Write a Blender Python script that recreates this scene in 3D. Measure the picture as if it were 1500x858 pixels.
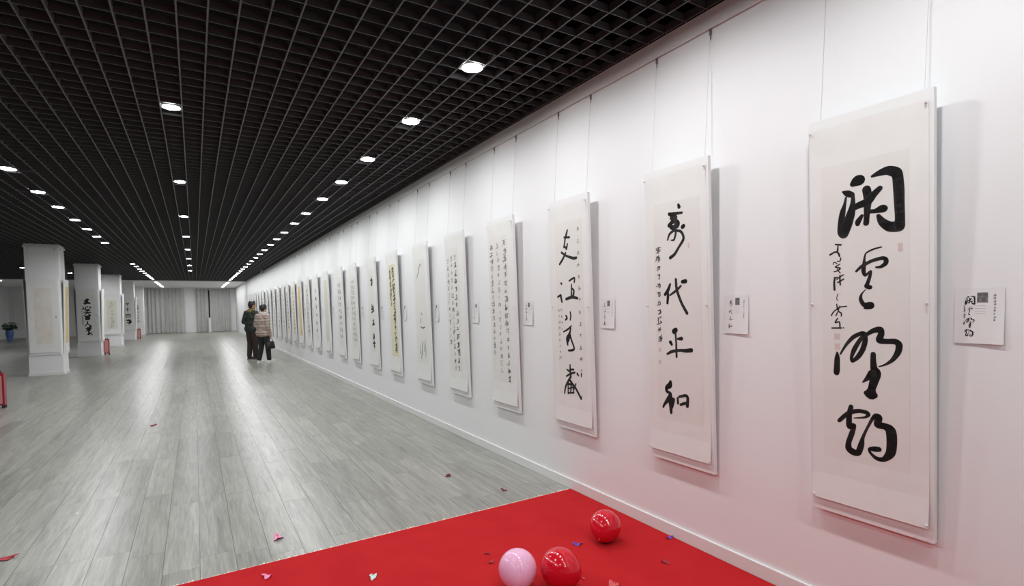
import bpy, bmesh, math, random
from mathutils import Vector, Matrix

# ------------------------------------------------------------------ scene reset
for o in list(bpy.data.objects):
    bpy.data.objects.remove(o)
SC = bpy.context.scene
COL = SC.collection

# ------------------------------------------------------------------ camera
CAM_H = 1.4818
YAW, PITCH, ROLL = 0.545108, -0.033726, 0.016837
def camera_axes():
    cy, sy = math.cos(YAW), math.sin(YAW)
    f = Vector((sy*math.cos(PITCH), cy*math.cos(PITCH), math.sin(PITCH)))
    r = Vector((cy, -sy, 0))
    d = f.cross(r)
    c, s = math.cos(ROLL), math.sin(ROLL)
    return c*r + s*d, -s*r + c*d, f
cam_r, cam_d, cam_f = camera_axes()
cam_data = bpy.data.cameras.new('camera')
cam = bpy.data.objects.new('camera', cam_data)
COL.objects.link(cam)
m = Matrix.Identity(4)
for i in range(3):
    m[i][0], m[i][1], m[i][2] = cam_r[i], -cam_d[i], -cam_f[i]
m[2][3] = CAM_H
cam.matrix_world = m
cam_data.sensor_width = 36.0
cam_data.lens = 765.18*36/1500
cam_data.shift_y = (473.55-429)/1500
cam_data.clip_start = 0.05
cam_data.clip_end = 200
SC.camera = cam

# ------------------------------------------------------------------ world and exposure
world = bpy.data.worlds.new('world')
SC.world = world
world.use_nodes = True
world.node_tree.nodes['Background'].inputs[0].default_value = (0, 0, 0, 1)
world.node_tree.nodes['Background'].inputs[1].default_value = 0.0
SC.view_settings.view_transform = 'Standard'
SC.view_settings.look = 'None'
SC.view_settings.gamma = 1
SC.view_settings.use_curve_mapping = False
SC.view_settings.exposure = 0.0
LAMP_RADIANCE = 330.0

# ------------------------------------------------------------------ dimensions (metres)
WX = 2.5555          # face of the picture wall
LX = -9.65           # face of the far side wall
BACK, END = -6.0, 43.0
CEIL = 3.132         # underside of the ceiling grid
GRID_END = 33.3
CELL = 0.15

# ------------------------------------------------------------------ materials
def mat(name, color, rough=0.6, metallic=0.0, spec=0.5, noise=None, bump=None, emit=None, coat=0.0, sss=0.0):
    ma = bpy.data.materials.new(name)
    ma.use_nodes = True
    nt = ma.node_tree
    b = nt.nodes['Principled BSDF']
    b.inputs['Base Color'].default_value = (*color, 1)
    b.inputs['Roughness'].default_value = rough
    b.inputs['Metallic'].default_value = metallic
    b.inputs['Specular IOR Level'].default_value = spec
    b.inputs['Coat Weight'].default_value = coat
    if sss:
        b.inputs['Subsurface Weight'].default_value = sss
        b.inputs['Subsurface Radius'].default_value = (0.05, 0.02, 0.02)
    if noise:
        scale, col2 = noise[0], noise[1]
        tc = nt.nodes.new('ShaderNodeTexCoord')
        mp = nt.nodes.new('ShaderNodeMapping')
        mp.inputs['Scale'].default_value = noise[2] if len(noise) > 2 else (1, 1, 1)
        n = nt.nodes.new('ShaderNodeTexNoise')
        n.inputs['Scale'].default_value = scale
        n.inputs['Detail'].default_value = 6
        r = nt.nodes.new('ShaderNodeValToRGB')
        r.color_ramp.elements[0].position = 0.35
        r.color_ramp.elements[1].position = 0.65
        r.color_ramp.elements[0].color = (*color, 1)
        r.color_ramp.elements[1].color = (*col2, 1)
        nt.links.new(tc.outputs['Object'], mp.inputs['Vector'])
        nt.links.new(mp.outputs[0], n.inputs['Vector'])
        nt.links.new(n.outputs[0], r.inputs[0])
        nt.links.new(r.outputs[0], b.inputs['Base Color'])
    if bump:
        tc = nt.nodes.new('ShaderNodeTexCoord')
        n = nt.nodes.new('ShaderNodeTexNoise')
        n.inputs['Scale'].default_value = bump[0]
        n.inputs['Detail'].default_value = 4
        bp = nt.nodes.new('ShaderNodeBump')
        bp.inputs['Strength'].default_value = bump[1]
        bp.inputs['Distance'].default_value = bump[2] if len(bump) > 2 else 0.002
        nt.links.new(tc.outputs['Object'], n.inputs['Vector'])
        nt.links.new(n.outputs[0], bp.inputs['Height'])
        nt.links.new(bp.outputs[0], b.inputs['Normal'])
    if emit:
        b.inputs['Emission Color'].default_value = (*emit[0], 1)
        b.inputs['Emission Strength'].default_value = emit[1]
    return ma

def plank_material():
    ma = bpy.data.materials.new('grey_oak_plank')
    ma.use_nodes = True
    nt = ma.node_tree
    N, L = nt.nodes.new, nt.links.new
    b = nt.nodes['Principled BSDF']
    geo = N('ShaderNodeNewGeometry')
    oi = N('ShaderNodeObjectInfo')
    add = N('ShaderNodeMath'); add.operation = 'ADD'
    L(geo.outputs['Random Per Island'], add.inputs[0]); L(oi.outputs['Random'], add.inputs[1])
    fr = N('ShaderNodeMath'); fr.operation = 'FRACT'; L(add.outputs[0], fr.inputs[0])
    mul = N('ShaderNodeMath'); mul.operation = 'MULTIPLY'; mul.inputs[1].default_value = 37.0
    L(fr.outputs[0], mul.inputs[0])
    comb = N('ShaderNodeCombineXYZ'); L(mul.outputs[0], comb.inputs[1]); L(mul.outputs[0], comb.inputs[2])
    va = N('ShaderNodeVectorMath'); va.operation = 'ADD'
    L(geo.outputs['Position'], va.inputs[0]); L(comb.outputs[0], va.inputs[1])
    mp = N('ShaderNodeMapping'); mp.inputs['Scale'].default_value = (11.0, 0.75, 1.0)
    L(va.outputs[0], mp.inputs['Vector'])
    n1 = N('ShaderNodeTexNoise'); n1.inputs['Scale'].default_value = 2.2; n1.inputs['Detail'].default_value = 8; n1.inputs['Roughness'].default_value = 0.65
    n1.inputs['Distortion'].default_value = 0.8
    L(mp.outputs[0], n1.inputs['Vector'])
    mp2 = N('ShaderNodeMapping'); mp2.inputs['Scale'].default_value = (75.0, 3.0, 1.0)
    L(va.outputs[0], mp2.inputs['Vector'])
    n2 = N('ShaderNodeTexNoise'); n2.inputs['Scale'].default_value = 2.0; n2.inputs['Detail'].default_value = 4
    L(mp2.outputs[0], n2.inputs['Vector'])
    mixn = N('ShaderNodeMix'); mixn.data_type = 'FLOAT'; mixn.inputs[0].default_value = 0.33
    L(n1.outputs[0], mixn.inputs[2]); L(n2.outputs[0], mixn.inputs[3])
    ramp = N('ShaderNodeValToRGB')
    e = ramp.color_ramp.elements
    e[0].position = 0.33; e[0].color = (0.170, 0.167, 0.146, 1)
    e[1].position = 0.67; e[1].color = (0.380, 0.376, 0.340, 1)
    k = ramp.color_ramp.elements.new(0.49); k.color = (0.268, 0.264, 0.235, 1)
    L(mixn.outputs[0], ramp.inputs[0])
    hsv = N('ShaderNodeHueSaturation')
    mr = N('ShaderNodeMapRange'); mr.inputs['To Min'].default_value = 0.87; mr.inputs['To Max'].default_value = 1.13
    L(fr.outputs[0], mr.inputs['Value'])
    L(mr.outputs[0], hsv.inputs['Value']); L(ramp.outputs[0], hsv.inputs['Color'])
    L(hsv.outputs[0], b.inputs['Base Color'])
    rr = N('ShaderNodeMapRange'); rr.inputs['To Min'].default_value = 0.29; rr.inputs['To Max'].default_value = 0.325
    L(fr.outputs[0], rr.inputs['Value']); L(rr.outputs[0], b.inputs['Roughness'])
    b.inputs['Specular IOR Level'].default_value = 0.42
    bp = N('ShaderNodeBump'); bp.inputs['Strength'].default_value = 0.07; bp.inputs['Distance'].default_value = 0.002
    L(mixn.outputs[0], bp.inputs['Height']); L(bp.outputs[0], b.inputs['Normal'])
    return ma

M = {
    'wall': mat('white_paint', (0.83, 0.83, 0.835), 0.55, bump=(60, 0.08, 0.001)),
    'trim': mat('white_trim', (0.78, 0.78, 0.77), 0.45),
    'subfloor': mat('grey_joint', (0.10, 0.097, 0.088), 0.8),
    'plank': plank_material(),
    'slab': mat('black_plenum', (0.012, 0.012, 0.013), 0.95, spec=0.1),
    'bar': mat('dark_grid_metal', (0.060, 0.060, 0.062), 0.45, spec=0.5),
    'can': mat('lamp_can', (0.75, 0.75, 0.75), 0.4),
    'lens': mat('lamp_lens', (0.9, 0.9, 0.9), 0.4, emit=((0.975, 0.99, 1.0), LAMP_RADIANCE)),
    'board': mat('white_board', (0.79, 0.79, 0.785), 0.5),
    'back': mat('board_edge', (0.72, 0.71, 0.71), 0.6),
    'mount': mat('scroll_mount', (0.80, 0.795, 0.775), 0.7, noise=(7, (0.77, 0.765, 0.745))),
    'sheet': mat('xuan_paper', (0.745, 0.735, 0.705), 0.8, noise=(5, (0.77, 0.755, 0.72))),
    'sheet_yellow': mat('yellow_paper', (0.70, 0.66, 0.47), 0.8, noise=(9, (0.74, 0.69, 0.52))),
    'sheet_gold': mat('gold_paper', (0.72, 0.57, 0.27), 0.8, noise=(6, (0.70, 0.50, 0.22))),
    'sheet_beige': mat('beige_paper', (0.69, 0.66, 0.56), 0.8),
    'painting': mat('faded_painting', (0.77, 0.75, 0.71), 0.8, noise=(9, (0.72, 0.65, 0.59), (1, 1, .6))),
    'ink': mat('black_ink', (0.013, 0.012, 0.012), 0.75),
    'ink_mid': mat('dry_ink', (0.09, 0.09, 0.088), 0.8),
    'ink_pale': mat('pale_ink', (0.25, 0.25, 0.245), 0.8),
    'ink_faint': mat('faint_ink', (0.46, 0.455, 0.44), 0.8),
    'seal': mat('seal_red', (0.56, 0.32, 0.28), 0.8),
    'seal_pale': mat('seal_pale', (0.66, 0.54, 0.51), 0.8),
    'pin': mat('clear_pin', (0.70, 0.70, 0.70), 0.25),
    'wire': mat('steel_wire', (0.55, 0.54, 0.54), 0.4),
    'hook': mat('steel_hook', (0.22, 0.20, 0.20), 0.4, metallic=0.5),
    'card': mat('card_paper', (0.79, 0.785, 0.785), 0.6),
    'photo': mat('printed_photo', (0.05, 0.05, 0.05), 0.5, noise=(60, (0.30, 0.30, 0.30))),
    'carpet': mat('red_carpet', (0.46, 0.013, 0.017), 0.95, spec=0.12, noise=(5, (0.50, 0.017, 0.020)), bump=(700, 0.5, 0.002)),
    'fringe': mat('carpet_edge', (0.82, 0.70, 0.60), 0.9),
    'balloon_red': mat('red_latex', (0.62, 0.006, 0.022), 0.16, sss=0.0, coat=0.3),
    'balloon_pink': mat('pink_latex', (0.86, 0.46, 0.66), 0.18, coat=0.3),
    'scrap_red': mat('scrap_red', (0.36, 0.008, 0.022), 0.6),
    'scrap_dark': mat('scrap_dark_red', (0.20, 0.008, 0.018), 0.6),
    'scrap_pink': mat('scrap_pink', (0.82, 0.24, 0.44), 0.35),
    'scrap_purple': mat('scrap_purple', (0.16, 0.05, 0.40), 0.35),
    'scrap_salmon': mat('scrap_salmon', (0.66, 0.10, 0.11), 0.5),
    'scrap_mint': mat('scrap_mint', (0.58, 0.70, 0.66), 0.4),
    'scrap_white': mat('scrap_white', (0.75, 0.74, 0.72), 0.5),
    'curtain': mat('grey_curtain', (0.58, 0.58, 0.56), 0.85, noise=(3, (0.53, 0.53, 0.515))),
    'glass': mat('dark_window_glass', (0.03, 0.034, 0.036), 0.08),
    'fire_red': mat('fire_red', (0.28, 0.016, 0.028), 0.35),
    'fire_pink': mat('fire_panel', (0.60, 0.25, 0.25), 0.30),
    'black': mat('black_plastic', (0.02, 0.018, 0.018), 0.5),
    'pot': mat('blue_glaze', (0.050, 0.095, 0.30), 0.15, noise=(9, (0.09, 0.16, 0.40))),
    'soil': mat('soil', (0.05, 0.035, 0.025), 0.9),
    'leaf': mat('dark_leaf', (0.022, 0.055, 0.022), 0.45, noise=(15, (0.035, 0.08, 0.03))),
    'skin': mat('skin', (0.50, 0.31, 0.22), 0.5),
    'hair': mat('black_hair', (0.012, 0.010, 0.010), 0.45),
    'jacket_green': mat('green_jacket', (0.014, 0.022, 0.017), 0.7, noise=(9, (0.022, 0.030, 0.022))),
    'scarf': mat('ochre_scarf', (0.20, 0.125, 0.028), 0.9),
    'trousers_brown': mat('brown_trousers', (0.036, 0.022, 0.016), 0.85),
    'puffer': mat('pink_beige_puffer', (0.46, 0.37, 0.33), 0.5, noise=(20, (0.31, 0.235, 0.205))),
    'collar': mat('pale_collar', (0.62, 0.56, 0.52), 0.7),
    'trousers_black': mat('black_trousers', (0.012, 0.014, 0.016), 0.8),
    'shoe_white': mat('white_shoe', (0.78, 0.77, 0.74), 0.5),
    'shoe_dark': mat('dark_shoe', (0.03, 0.026, 0.024), 0.5),
    'sole': mat('grey_sole', (0.30, 0.29, 0.28), 0.7),
    'bag': mat('black_bag', (0.012, 0.012, 0.013), 0.5),
    'camera_shell': mat('white_shell', (0.62, 0.62, 0.58), 0.4),
}

# ------------------------------------------------------------------ helpers
def link(name, me, parent=None, material=None, smooth=False):
    o = bpy.data.objects.new(name, me)
    COL.objects.link(o)
    if parent:
        o.parent = parent
    if material:
        if me.materials: me.materials[0] = material
        else: me.materials.append(material)
    if smooth:
        me.polygons.foreach_set('use_smooth', [True]*len(me.polygons))
    return o
def mesh_of(bm, name='mesh'):
    me = bpy.data.meshes.new(name)
    bm.normal_update()
    bm.to_mesh(me); bm.free()
    return me
def pydata(name, vs, fs):
    me = bpy.data.meshes.new(name)
    me.from_pydata(vs, [], fs); me.update()
    return me
def empty(name, loc=(0, 0, 0), rz=0.0):
    o = bpy.data.objects.new(name, None)
    COL.objects.link(o)
    o.location = loc; o.rotation_euler = (0, 0, rz)
    o.empty_display_size = 0.1
    return o
def tag(o, label, cat, group=None):
    o['label'] = label; o['category'] = cat
    if group: o['group'] = group
    return o
def struct(o, label=None):
    o['kind'] = 'structure'
    if label: o['label'] = label
    return o
def box_vf(x0, x1, y0, y1, z0, z1):
    vs = [(x0,y0,z0),(x1,y0,z0),(x1,y1,z0),(x0,y1,z0),(x0,y0,z1),(x1,y0,z1),(x1,y1,z1),(x0,y1,z1)]
    fs = [(0,3,2,1),(4,5,6,7),(0,1,5,4),(1,2,6,5),(2,3,7,6),(3,0,4,7)]
    return vs, fs
def box(name, x0, x1, y0, y1, z0, z1, material, parent=None, bevel=0.0):
    if bevel:
        bm = bmesh.new()
        add_box(bm, x0, x1, y0, y1, z0, z1)
        bmesh.ops.bevel(bm, geom=list(bm.edges), offset=bevel, segments=2, affect='EDGES', profile=0.7)
        return link(name, mesh_of(bm, name), parent, material)
    return link(name, pydata(name, *box_vf(x0, x1, y0, y1, z0, z1)), parent, material)
def add_box(bm, x0, x1, y0, y1, z0, z1):
    vs, fs = box_vf(x0, x1, y0, y1, z0, z1)
    b = [bm.verts.new(v) for v in vs]
    for f in fs: bm.faces.new([b[i] for i in f])
def add_tube(bm, p, q, r0, r1=None, n=8, cap=True):
    r1 = r0 if r1 is None else r1
    p, q = Vector(p), Vector(q)
    ax = (q-p).normalized()
    u = ax.orthogonal().normalized(); w = ax.cross(u)
    a = [bm.verts.new(p + r0*(u*math.cos(t)+w*math.sin(t))) for t in [2*math.pi*i/n for i in range(n)]]
    b = [bm.verts.new(q + r1*(u*math.cos(t)+w*math.sin(t))) for t in [2*math.pi*i/n for i in range(n)]]
    for i in range(n):
        bm.faces.new((a[i], a[(i+1) % n], b[(i+1) % n], b[i]))
    if cap:
        bm.faces.new(a[::-1]); bm.faces.new(b)
def add_lathe(bm, prof, n=24, cx=0, cy=0, cap_bottom=True, cap_top=True):
    rings = []
    for r, z in prof:
        rings.append([bm.verts.new((cx+r*math.cos(2*math.pi*i/n), cy+r*math.sin(2*math.pi*i/n), z)) for i in range(n)])
    for a, b in zip(rings[:-1], rings[1:]):
        for i in range(n):
            bm.faces.new((a[i], a[(i+1) % n], b[(i+1) % n], b[i]))
    if cap_bottom: bm.faces.new(rings[0][::-1])
    if cap_top: bm.faces.new(rings[-1])

# ------------------------------------------------------------------ the room shell
T = 0.2
w = struct(box('wall_right', WX, WX+T, BACK-T, END+T, -0.2, 3.9, M['wall']), 'long white wall hung with calligraphy scrolls')
w = struct(box('wall_left', LX-T, LX, BACK-T, END+T, -0.2, 3.9, M['wall']), 'far white side wall beyond the columns')
w = struct(box('wall_end', LX, WX, END, END+T, -0.2, 3.9, M['wall']), 'white end wall with two curtained windows')
w = struct(box('wall_back', LX, WX, BACK-T, BACK, -0.2, 3.9, M['wall']), 'plain white wall at the near end of the hall')
floor = struct(box('floor', LX, WX, BACK, END, -0.2, -0.004, M['subfloor']), 'grey wood plank floor')
ceiling = struct(box('ceiling', LX, WX, BACK, GRID_END, 3.72, 3.9, M['slab']), 'black open cell grid ceiling')
soffit = struct(box('ceiling', LX, WX, GRID_END, END, 3.105, 3.9, M['wall']), 'flat white ceiling in front of the curtains')

struct(box('baseboard_right', WX-0.014, WX, BACK, END, 0, 0.08, M['trim'], bevel=0.005), 'low white baseboard under the scrolls')
struct(box('baseboard_end', LX, WX-0.014, END-0.014, END, 0, 0.08, M['trim']), 'low white baseboard under the curtains')
rail = struct(box('trim_1', WX-0.020, WX-0.010, BACK, GRID_END, 3.030, CEIL+0.002, M['trim']), 'white picture rail strip below the ceiling grid')
box('rail_channel', WX-0.010, WX, BACK, GRID_END, 3.060, CEIL+0.002, M['trim'], rail)

# ------------------------------------------------------------------ floor planks
rng = random.Random(4)
PW, PL, GAP = 0.184, 1.22, 0.0009
full_plank = pydata('plank', *box_vf(-PW/2+GAP, PW/2-GAP, -PL/2+GAP, PL/2-GAP, -0.004, 0.0))
full_plank.materials.append(M['plank'])
cells = []
x = WX
while x > LX + 0.02:
    x0 = max(x-PW, LX)
    y = BACK - rng.random()*PL
    while y < END:
        y0, y1 = max(y, BACK), min(y+PL, END)
        if y1-y0 > 0.02:
            cells.append((x0, x, y0, y1))
        y += PL
    x -= PW
sy, cy = math.sin(YAW), math.cos(YAW)
def plank_rank(c):
    px, py = (c[0]+c[1])/2, (c[2]+c[3])/2
    fwd = px*sy+py*cy
    side = px*cy-py*sy
    seen = fwd > 2.0 and abs(side) < fwd*1.0+0.35 and not (px > -1.2 and c[3] < 3.33)
    return (0 if seen else 1, fwd)
cells.sort(key=plank_rank)
for c in cells[:295]:
    if c[1]-c[0] > PW-0.001 and c[3]-c[2] > PL-0.001:
        o = link('plank', full_plank, floor)
        o.location = ((c[0]+c[1])/2, (c[2]+c[3])/2, 0)
    else:
        link('plank', pydata('plank', *box_vf(c[0]+GAP, c[1]-GAP, c[2]+GAP, c[3]-GAP, -0.004, 0)), floor, M['plank'])
vs, fs = [], []
for c in cells[295:]:
    v, f = box_vf(c[0]+GAP, c[1]-GAP, c[2]+GAP, c[3]-GAP, -0.004, 0)
    n = len(vs); vs += v; fs += [tuple(i+n for i in q) for q in f]
o = link('far_planks', pydata('far_planks', vs, fs), floor, M['plank'])
o['kind'] = 'stuff'

# ------------------------------------------------------------------ ceiling grid
BAR_H = 0.045
for nm, a in (('plenum_lining', (WX-0.018, WX, BACK, GRID_END)), ('plenum_lining', (LX, LX+0.018, BACK, GRID_END)), ('plenum_lining', (LX+0.018, WX-0.018, BACK, BACK+0.018)), ('plenum_lining', (LX+0.018, WX-0.018, GRID_END-0.012, GRID_END))):
    box(nm, *a, CEIL+0.003, 3.72, M['slab'], ceiling)
GX0, GY0 = -0.036, 2.584
lmesh = pydata('lengthwise_bar', *box_vf(-0.0048, 0.0048, BACK, GRID_END, CEIL, CEIL+BAR_H))
lmesh.materials.append(M['bar'])
k = math.ceil((LX+0.03-GX0)/CELL)
while GX0+k*CELL < WX-0.03:
    o = link('lengthwise_bar', lmesh, ceiling); o.location.x = GX0+k*CELL; k += 1
cmesh = pydata('cross_bar', *box_vf(LX, WX-0.021, -0.0028, 0.0028, CEIL+0.001, CEIL+BAR_H))
cmesh.materials.append(M['bar'])
k = math.ceil((BACK+0.03-GY0)/CELL)
while GY0+k*CELL < GRID_END-0.02:
    o = link('cross_bar', cmesh, ceiling); o.location.y = GY0+k*CELL; k += 1

# ------------------------------------------------------------------ downlights
def downlight_meshes(r):
    bm = bmesh.new(); add_lathe(bm, [(r*0.86, 0.0), (r*0.86, 0.085), (r*0.55, 0.11)], 20, cap_bottom=False)
    can = mesh_of(bm); can.materials.append(M['black'])
    bm = bmesh.new()
    n = 24
    prof = [(r, -0.002), (r*0.985, -0.007), (r*0.90, -0.008), (r*0.88, -0.002)]
    rings = [[bm.verts.new((a*math.cos(2*math.pi*i/n), a*math.sin(2*math.pi*i/n), z)) for i in range(n)] for a, z in prof]
    for q in range(4):
        a, b = rings[q], rings[(q+1) % 4]
        for i in range(n):
            bm.faces.new((a[i], b[i], b[(i+1) % n], a[(i+1) % n]))
    bmesh.ops.recalc_face_normals(bm, faces=bm.faces)
    rim = mesh_of(bm); rim.materials.append(M['can'])
    bm = bmesh.new()
    bm.faces.new([bm.verts.new((r*0.88*math.cos(-2*math.pi*i/16), r*0.88*math.sin(-2*math.pi*i/16), -0.004)) for i in range(16)])
    lens = mesh_of(bm); lens.materials.append(M['lens'])
    return can, rim, lens
DL = {r: downlight_meshes(r) for r in (0.079, 0.068)}
def offscreen(x, y, z):
    d = Vector((x, y, z-CAM_H))
    f = d.dot(cam_f)
    if f < 0.05: return True
    px, py = 750+765.18*d.dot(cam_r)/f, 473.55+765.18*d.dot(cam_d)/f
    return not (-8 < px < 1508 and -8 < py < 866)
def downlight(x, y, r, label, group, z=CEIL):
    t = tag(empty('downlight_offscreen' if offscreen(x, y, z) else 'downlight', (x, y, z)), label, 'ceiling light', group)
    can, rim, lens = DL[r]
    link('can', can, t); link('rim', rim, t)
    link('lens', lens, t)
def cy_(k): return 2.659 + CELL*k
XR, XM, XL = 1.689, -0.111, -1.761
pat = [8, 9, 8, 8, 9, 8, 9, 8]
k, i, rows = 4, 0, []
while cy_(k) < END-1:
    rows.append(cy_(k)); k += pat[i % 8]; i += 1
rows_before = [cy_(4-8*j) for j in range(1, 6)]
for y in rows_before + [r for r in rows if r < GRID_END-0.1]:
    downlight(XR, y, 0.079, 'round white downlight in the ceiling row beside the picture wall', 'downlights along the picture wall')
for y in [r for r in rows if r > GRID_END+0.3]:
    downlight(XR, y, 0.079, 'round downlight in the white ceiling beside the right curtain', 'downlights in the white ceiling by the right curtain', 3.105)
    downlight(XL, y, 0.079, 'round downlight in the white ceiling beside the left curtain', 'downlights in the white ceiling by the left curtain', 3.105)
for j in range(-2, 8):
    y = cy_(16+19*j)
    if BACK+0.3 < y < GRID_END-0.3:
        downlight(XM, y, 0.068, 'small round downlight in the middle row of the black ceiling', 'small downlights down the middle')
for k in (36, 45, 53, 62, 70, 78, 86):
    downlight(XL, cy_(k), 0.079, 'round downlight in the near run of the row beside the columns', 'downlights beside the near columns')
for j in range(1, 10):
    if cy_(36-8*j) > -1.5:
        downlight(XL, cy_(36-8*j), 0.079, 'round downlight in the near run of the row beside the columns', 'downlights beside the near columns')
k, i = 129, 0
while cy_(k) < GRID_END-0.2:
    downlight(XL, cy_(k), 0.079, 'round downlight in the far run of the row beside the columns', 'downlights beside the far columns')
    k += pat[i % 8]; i += 1
for k in (157, 167):
    downlight(-4.311, cy_(k), 0.079, 'round downlight in the row beyond the columns', 'downlights beyond the columns')
for k in (149,):
    downlight(-5.211, cy_(k), 0.079, 'single round downlight farthest out behind the pink painting column', None)

downlight(-8.0, 34.4, 0.079, 'single round downlight in the white ceiling above the potted plant side', None, 3.105)

# ------------------------------------------------------------------ red carpet
CY = 3.32
bm = bmesh.new()
add_box(bm, -0.9, WX-0.016, 0.2, CY, 0.0, 0.006)
bmesh.ops.bevel(bm, geom=[e for e in bm.edges if all(v.co.z > 0.003 for v in e.verts)], offset=0.003, segments=2, affect='EDGES')
t = tag(empty('carpet', (0, 0, 0)), 'red carpet lying on the plank floor against the baseboard', 'carpet')
link('pile', mesh_of(bm), t, M['carpet'])
rng = random.Random(9)
vs, fs = [], []
xx = -0.9
while xx < WX-0.03:
    l = rng.uniform(0.004, 0.018) * (1.0 if rng.random() < 0.8 else 1.6)
    wd = rng.uniform(0.003, 0.009)
    v, f = box_vf(xx, xx+wd, CY-0.001, CY+l, 0.0004, rng.uniform(0.0015, 0.004))
    n = len(vs); vs += v; fs += [tuple(i+n for i in q) for q in f]
    xx += wd + rng.uniform(0.0, 0.006)
o = link('frayed_edge', pydata('frayed_edge', vs, fs), t, M['fringe']); o['kind'] = 'stuff'

# ------------------------------------------------------------------ brush writing
BRUSH_FIRST = [
    [[(-52,1474,12.5),(-35,1484,22.8),(-25,1485,22.6)],[(-94,1448,4.1),(-74,1437,14.2),(-57,1428,12.6)],[(-81,1420,4.6),(-87,1389,7.2),(-95,1359,12.3),(-101,1318,14.5),(-99,1275,19.6),(-92,1263,21.6)],[(-52,1425,7.0),(-53,1389,11.0),(-61,1348,17.7),(-76,1303,21.4),(-91,1266,21.6)],[(2,1440,17.5),(7,1404,17.0),(4,1353,13.6),(2,1323,11.7),(0,1297,12.2)],[(53,1435,11.3),(30,1414,14.4),(7,1388,17.0),(-26,1379,14.8),(-45,1372,13.0)],[(-17,1331,7.4),(-32,1308,11.9),(-34,1297,9.0)],[(11,1345,8.7),(34,1343,9.6),(59,1348,16.5),(68,1348,15.0)],[(47,1321,8.6),(61,1294,16.1),(87,1271,20.5),(113,1267,22.0),(124,1266,20.5)],[(24,1491,5.7),(53,1499,13.2),(84,1502,18.5),(110,1489,21.0),(118,1473,20.0),(122,1421,20.4),(124,1358,19.1),(126,1304,18.2),(124,1266,20.5)]],
    [[(58,1189,2.8),(28,1183,3.9),(0,1170,3.4),(-7,1153,3.9),(-10,1117,7.9),(-12,1092,8.9),(-5,1073,5.9),(16,1090,4.9),(13,1069,6.8),(4,1039,7.9),(-1,1026,8.9),(13,1021,9.8)],[(-41,1093,5.0),(-19,1113,7.0),(19,1133,7.3),(60,1142,8.1),(74,1135,9.4),(73,1119,9.4),(55,1106,6.7),(37,1105,3.9)],[(-3,1013,1.5),(-20,993,4.0),(-24,970,8.0),(-11,946,10.0),(15,943,15.7),(3,935,9.9),(-9,931,4.0)]],
    [[(-124,730,4.3),(-124,704,11.7),(-126,654,13.9),(-128,637,12.9)],[(-110,724,4.2),(-86,766,6.3),(-56,802,9.2),(-24,820,9.1),(-8,818,9.0),(-8,786,11.0),(-18,749,11.1),(-37,716,10.2),(-60,695,7.2),(-63,714,7.2),(-52,747,10.3),(-32,785,9.1),(-12,815,7.5)],[(-3,815,7.5),(25,834,10.8),(51,839,13.5),(55,820,12.5),(48,794,13.6),(75,790,11.4),(106,791,12.2),(121,778,13.0),(117,747,12.1),(97,713,8.5),(70,691,4.8),(45,680,2.4)],[(24,732,10.8),(24,700,11.8),(27,669,14.8),(34,649,20.6),(24,606,17.3),(17,579,15.9),(14,558,23.9)],[(19,647,17.3),(0,624,10.0),(-19,605,2.5)],[(-4,560,11.1),(14,555,20.9),(29,554,12.3)]],
    [[(-118,417,8.6),(-95,443,9.5),(-69,464,10.4),(-35,475,9.2),(-6,474,9.1),(4,465,8.0),(-11,451,5.1),(-55,440,2.1)],[(-67,489,10.4),(-74,457,11.5),(-76,425,12.6),(-74,398,12.6),(-55,407,9.3),(-65,367,11.5),(-78,326,11.6),(-78,298,14.8),(-61,286,15.7),(-39,287,13.4),(-26,326,12.3),(-19,360,7.1),(-1,406,5.5),(18,447,7.0),(32,464,10.9),(45,459,13.7),(39,428,14.8),(64,426,14.6),(88,413,20.1),(93,368,20.1),(88,315,18.3),(63,282,10.8),(35,279,8.9),(11,297,6.0),(7,313,7.1),(26,318,12.0),(44,321,10.9)]],
    [[(-127,1219,3.7),(-104,1215,4.2)],[(-116,1214,2.6),(-118,1190,4.2)],[(-151,1175,4.3),(-128,1186,3.7),(-115,1179,4.2),(-110,1165,3.7)],[(-105,1156,3.1),(-108,1143,2.6),(-120,1144,2.1)],[(-138,1130,2.1),(-134,1140,2.1),(-122,1134,2.6)],[(-108,1130,2.1),(-128,1118,3.2),(-108,1111,3.7),(-118,1101,2.6),(-134,1097,2.6)],[(-121,1107,2.1),(-108,1090,2.6)],[(-132,1070,3.7),(-134,1045,4.8),(-133,1015,4.8)],[(-132,1067,3.2),(-119,1072,2.6)],[(-94,1081,2.6),(-111,1071,2.6),(-123,1061,2.1)],[(-109,1079,3.1),(-109,1055,3.7),(-108,1036,3.1)],[(-93,1062,3.1),(-119,1047,3.2)],[(-119,996,1.6),(-124,974,1.6),(-117,966,1.6)],[(-124,950,2.6),(-121,926,3.2)],[(-82,940,2.6),(-110,936,2.6),(-136,917,2.7),(-148,898,2.7)],[(-110,942,2.1),(-118,920,3.2),(-105,909,3.1),(-105,896,2.6)],[(-120,915,2.1),(-128,898,2.7)],[(-121,885,2.6),(-131,866,3.2),(-113,869,3.2),(-111,844,3.2)],[(-146,841,3.2),(-106,842,3.7)],[(-97,844,2.6),(-95,842,2.1)]],
]
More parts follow.
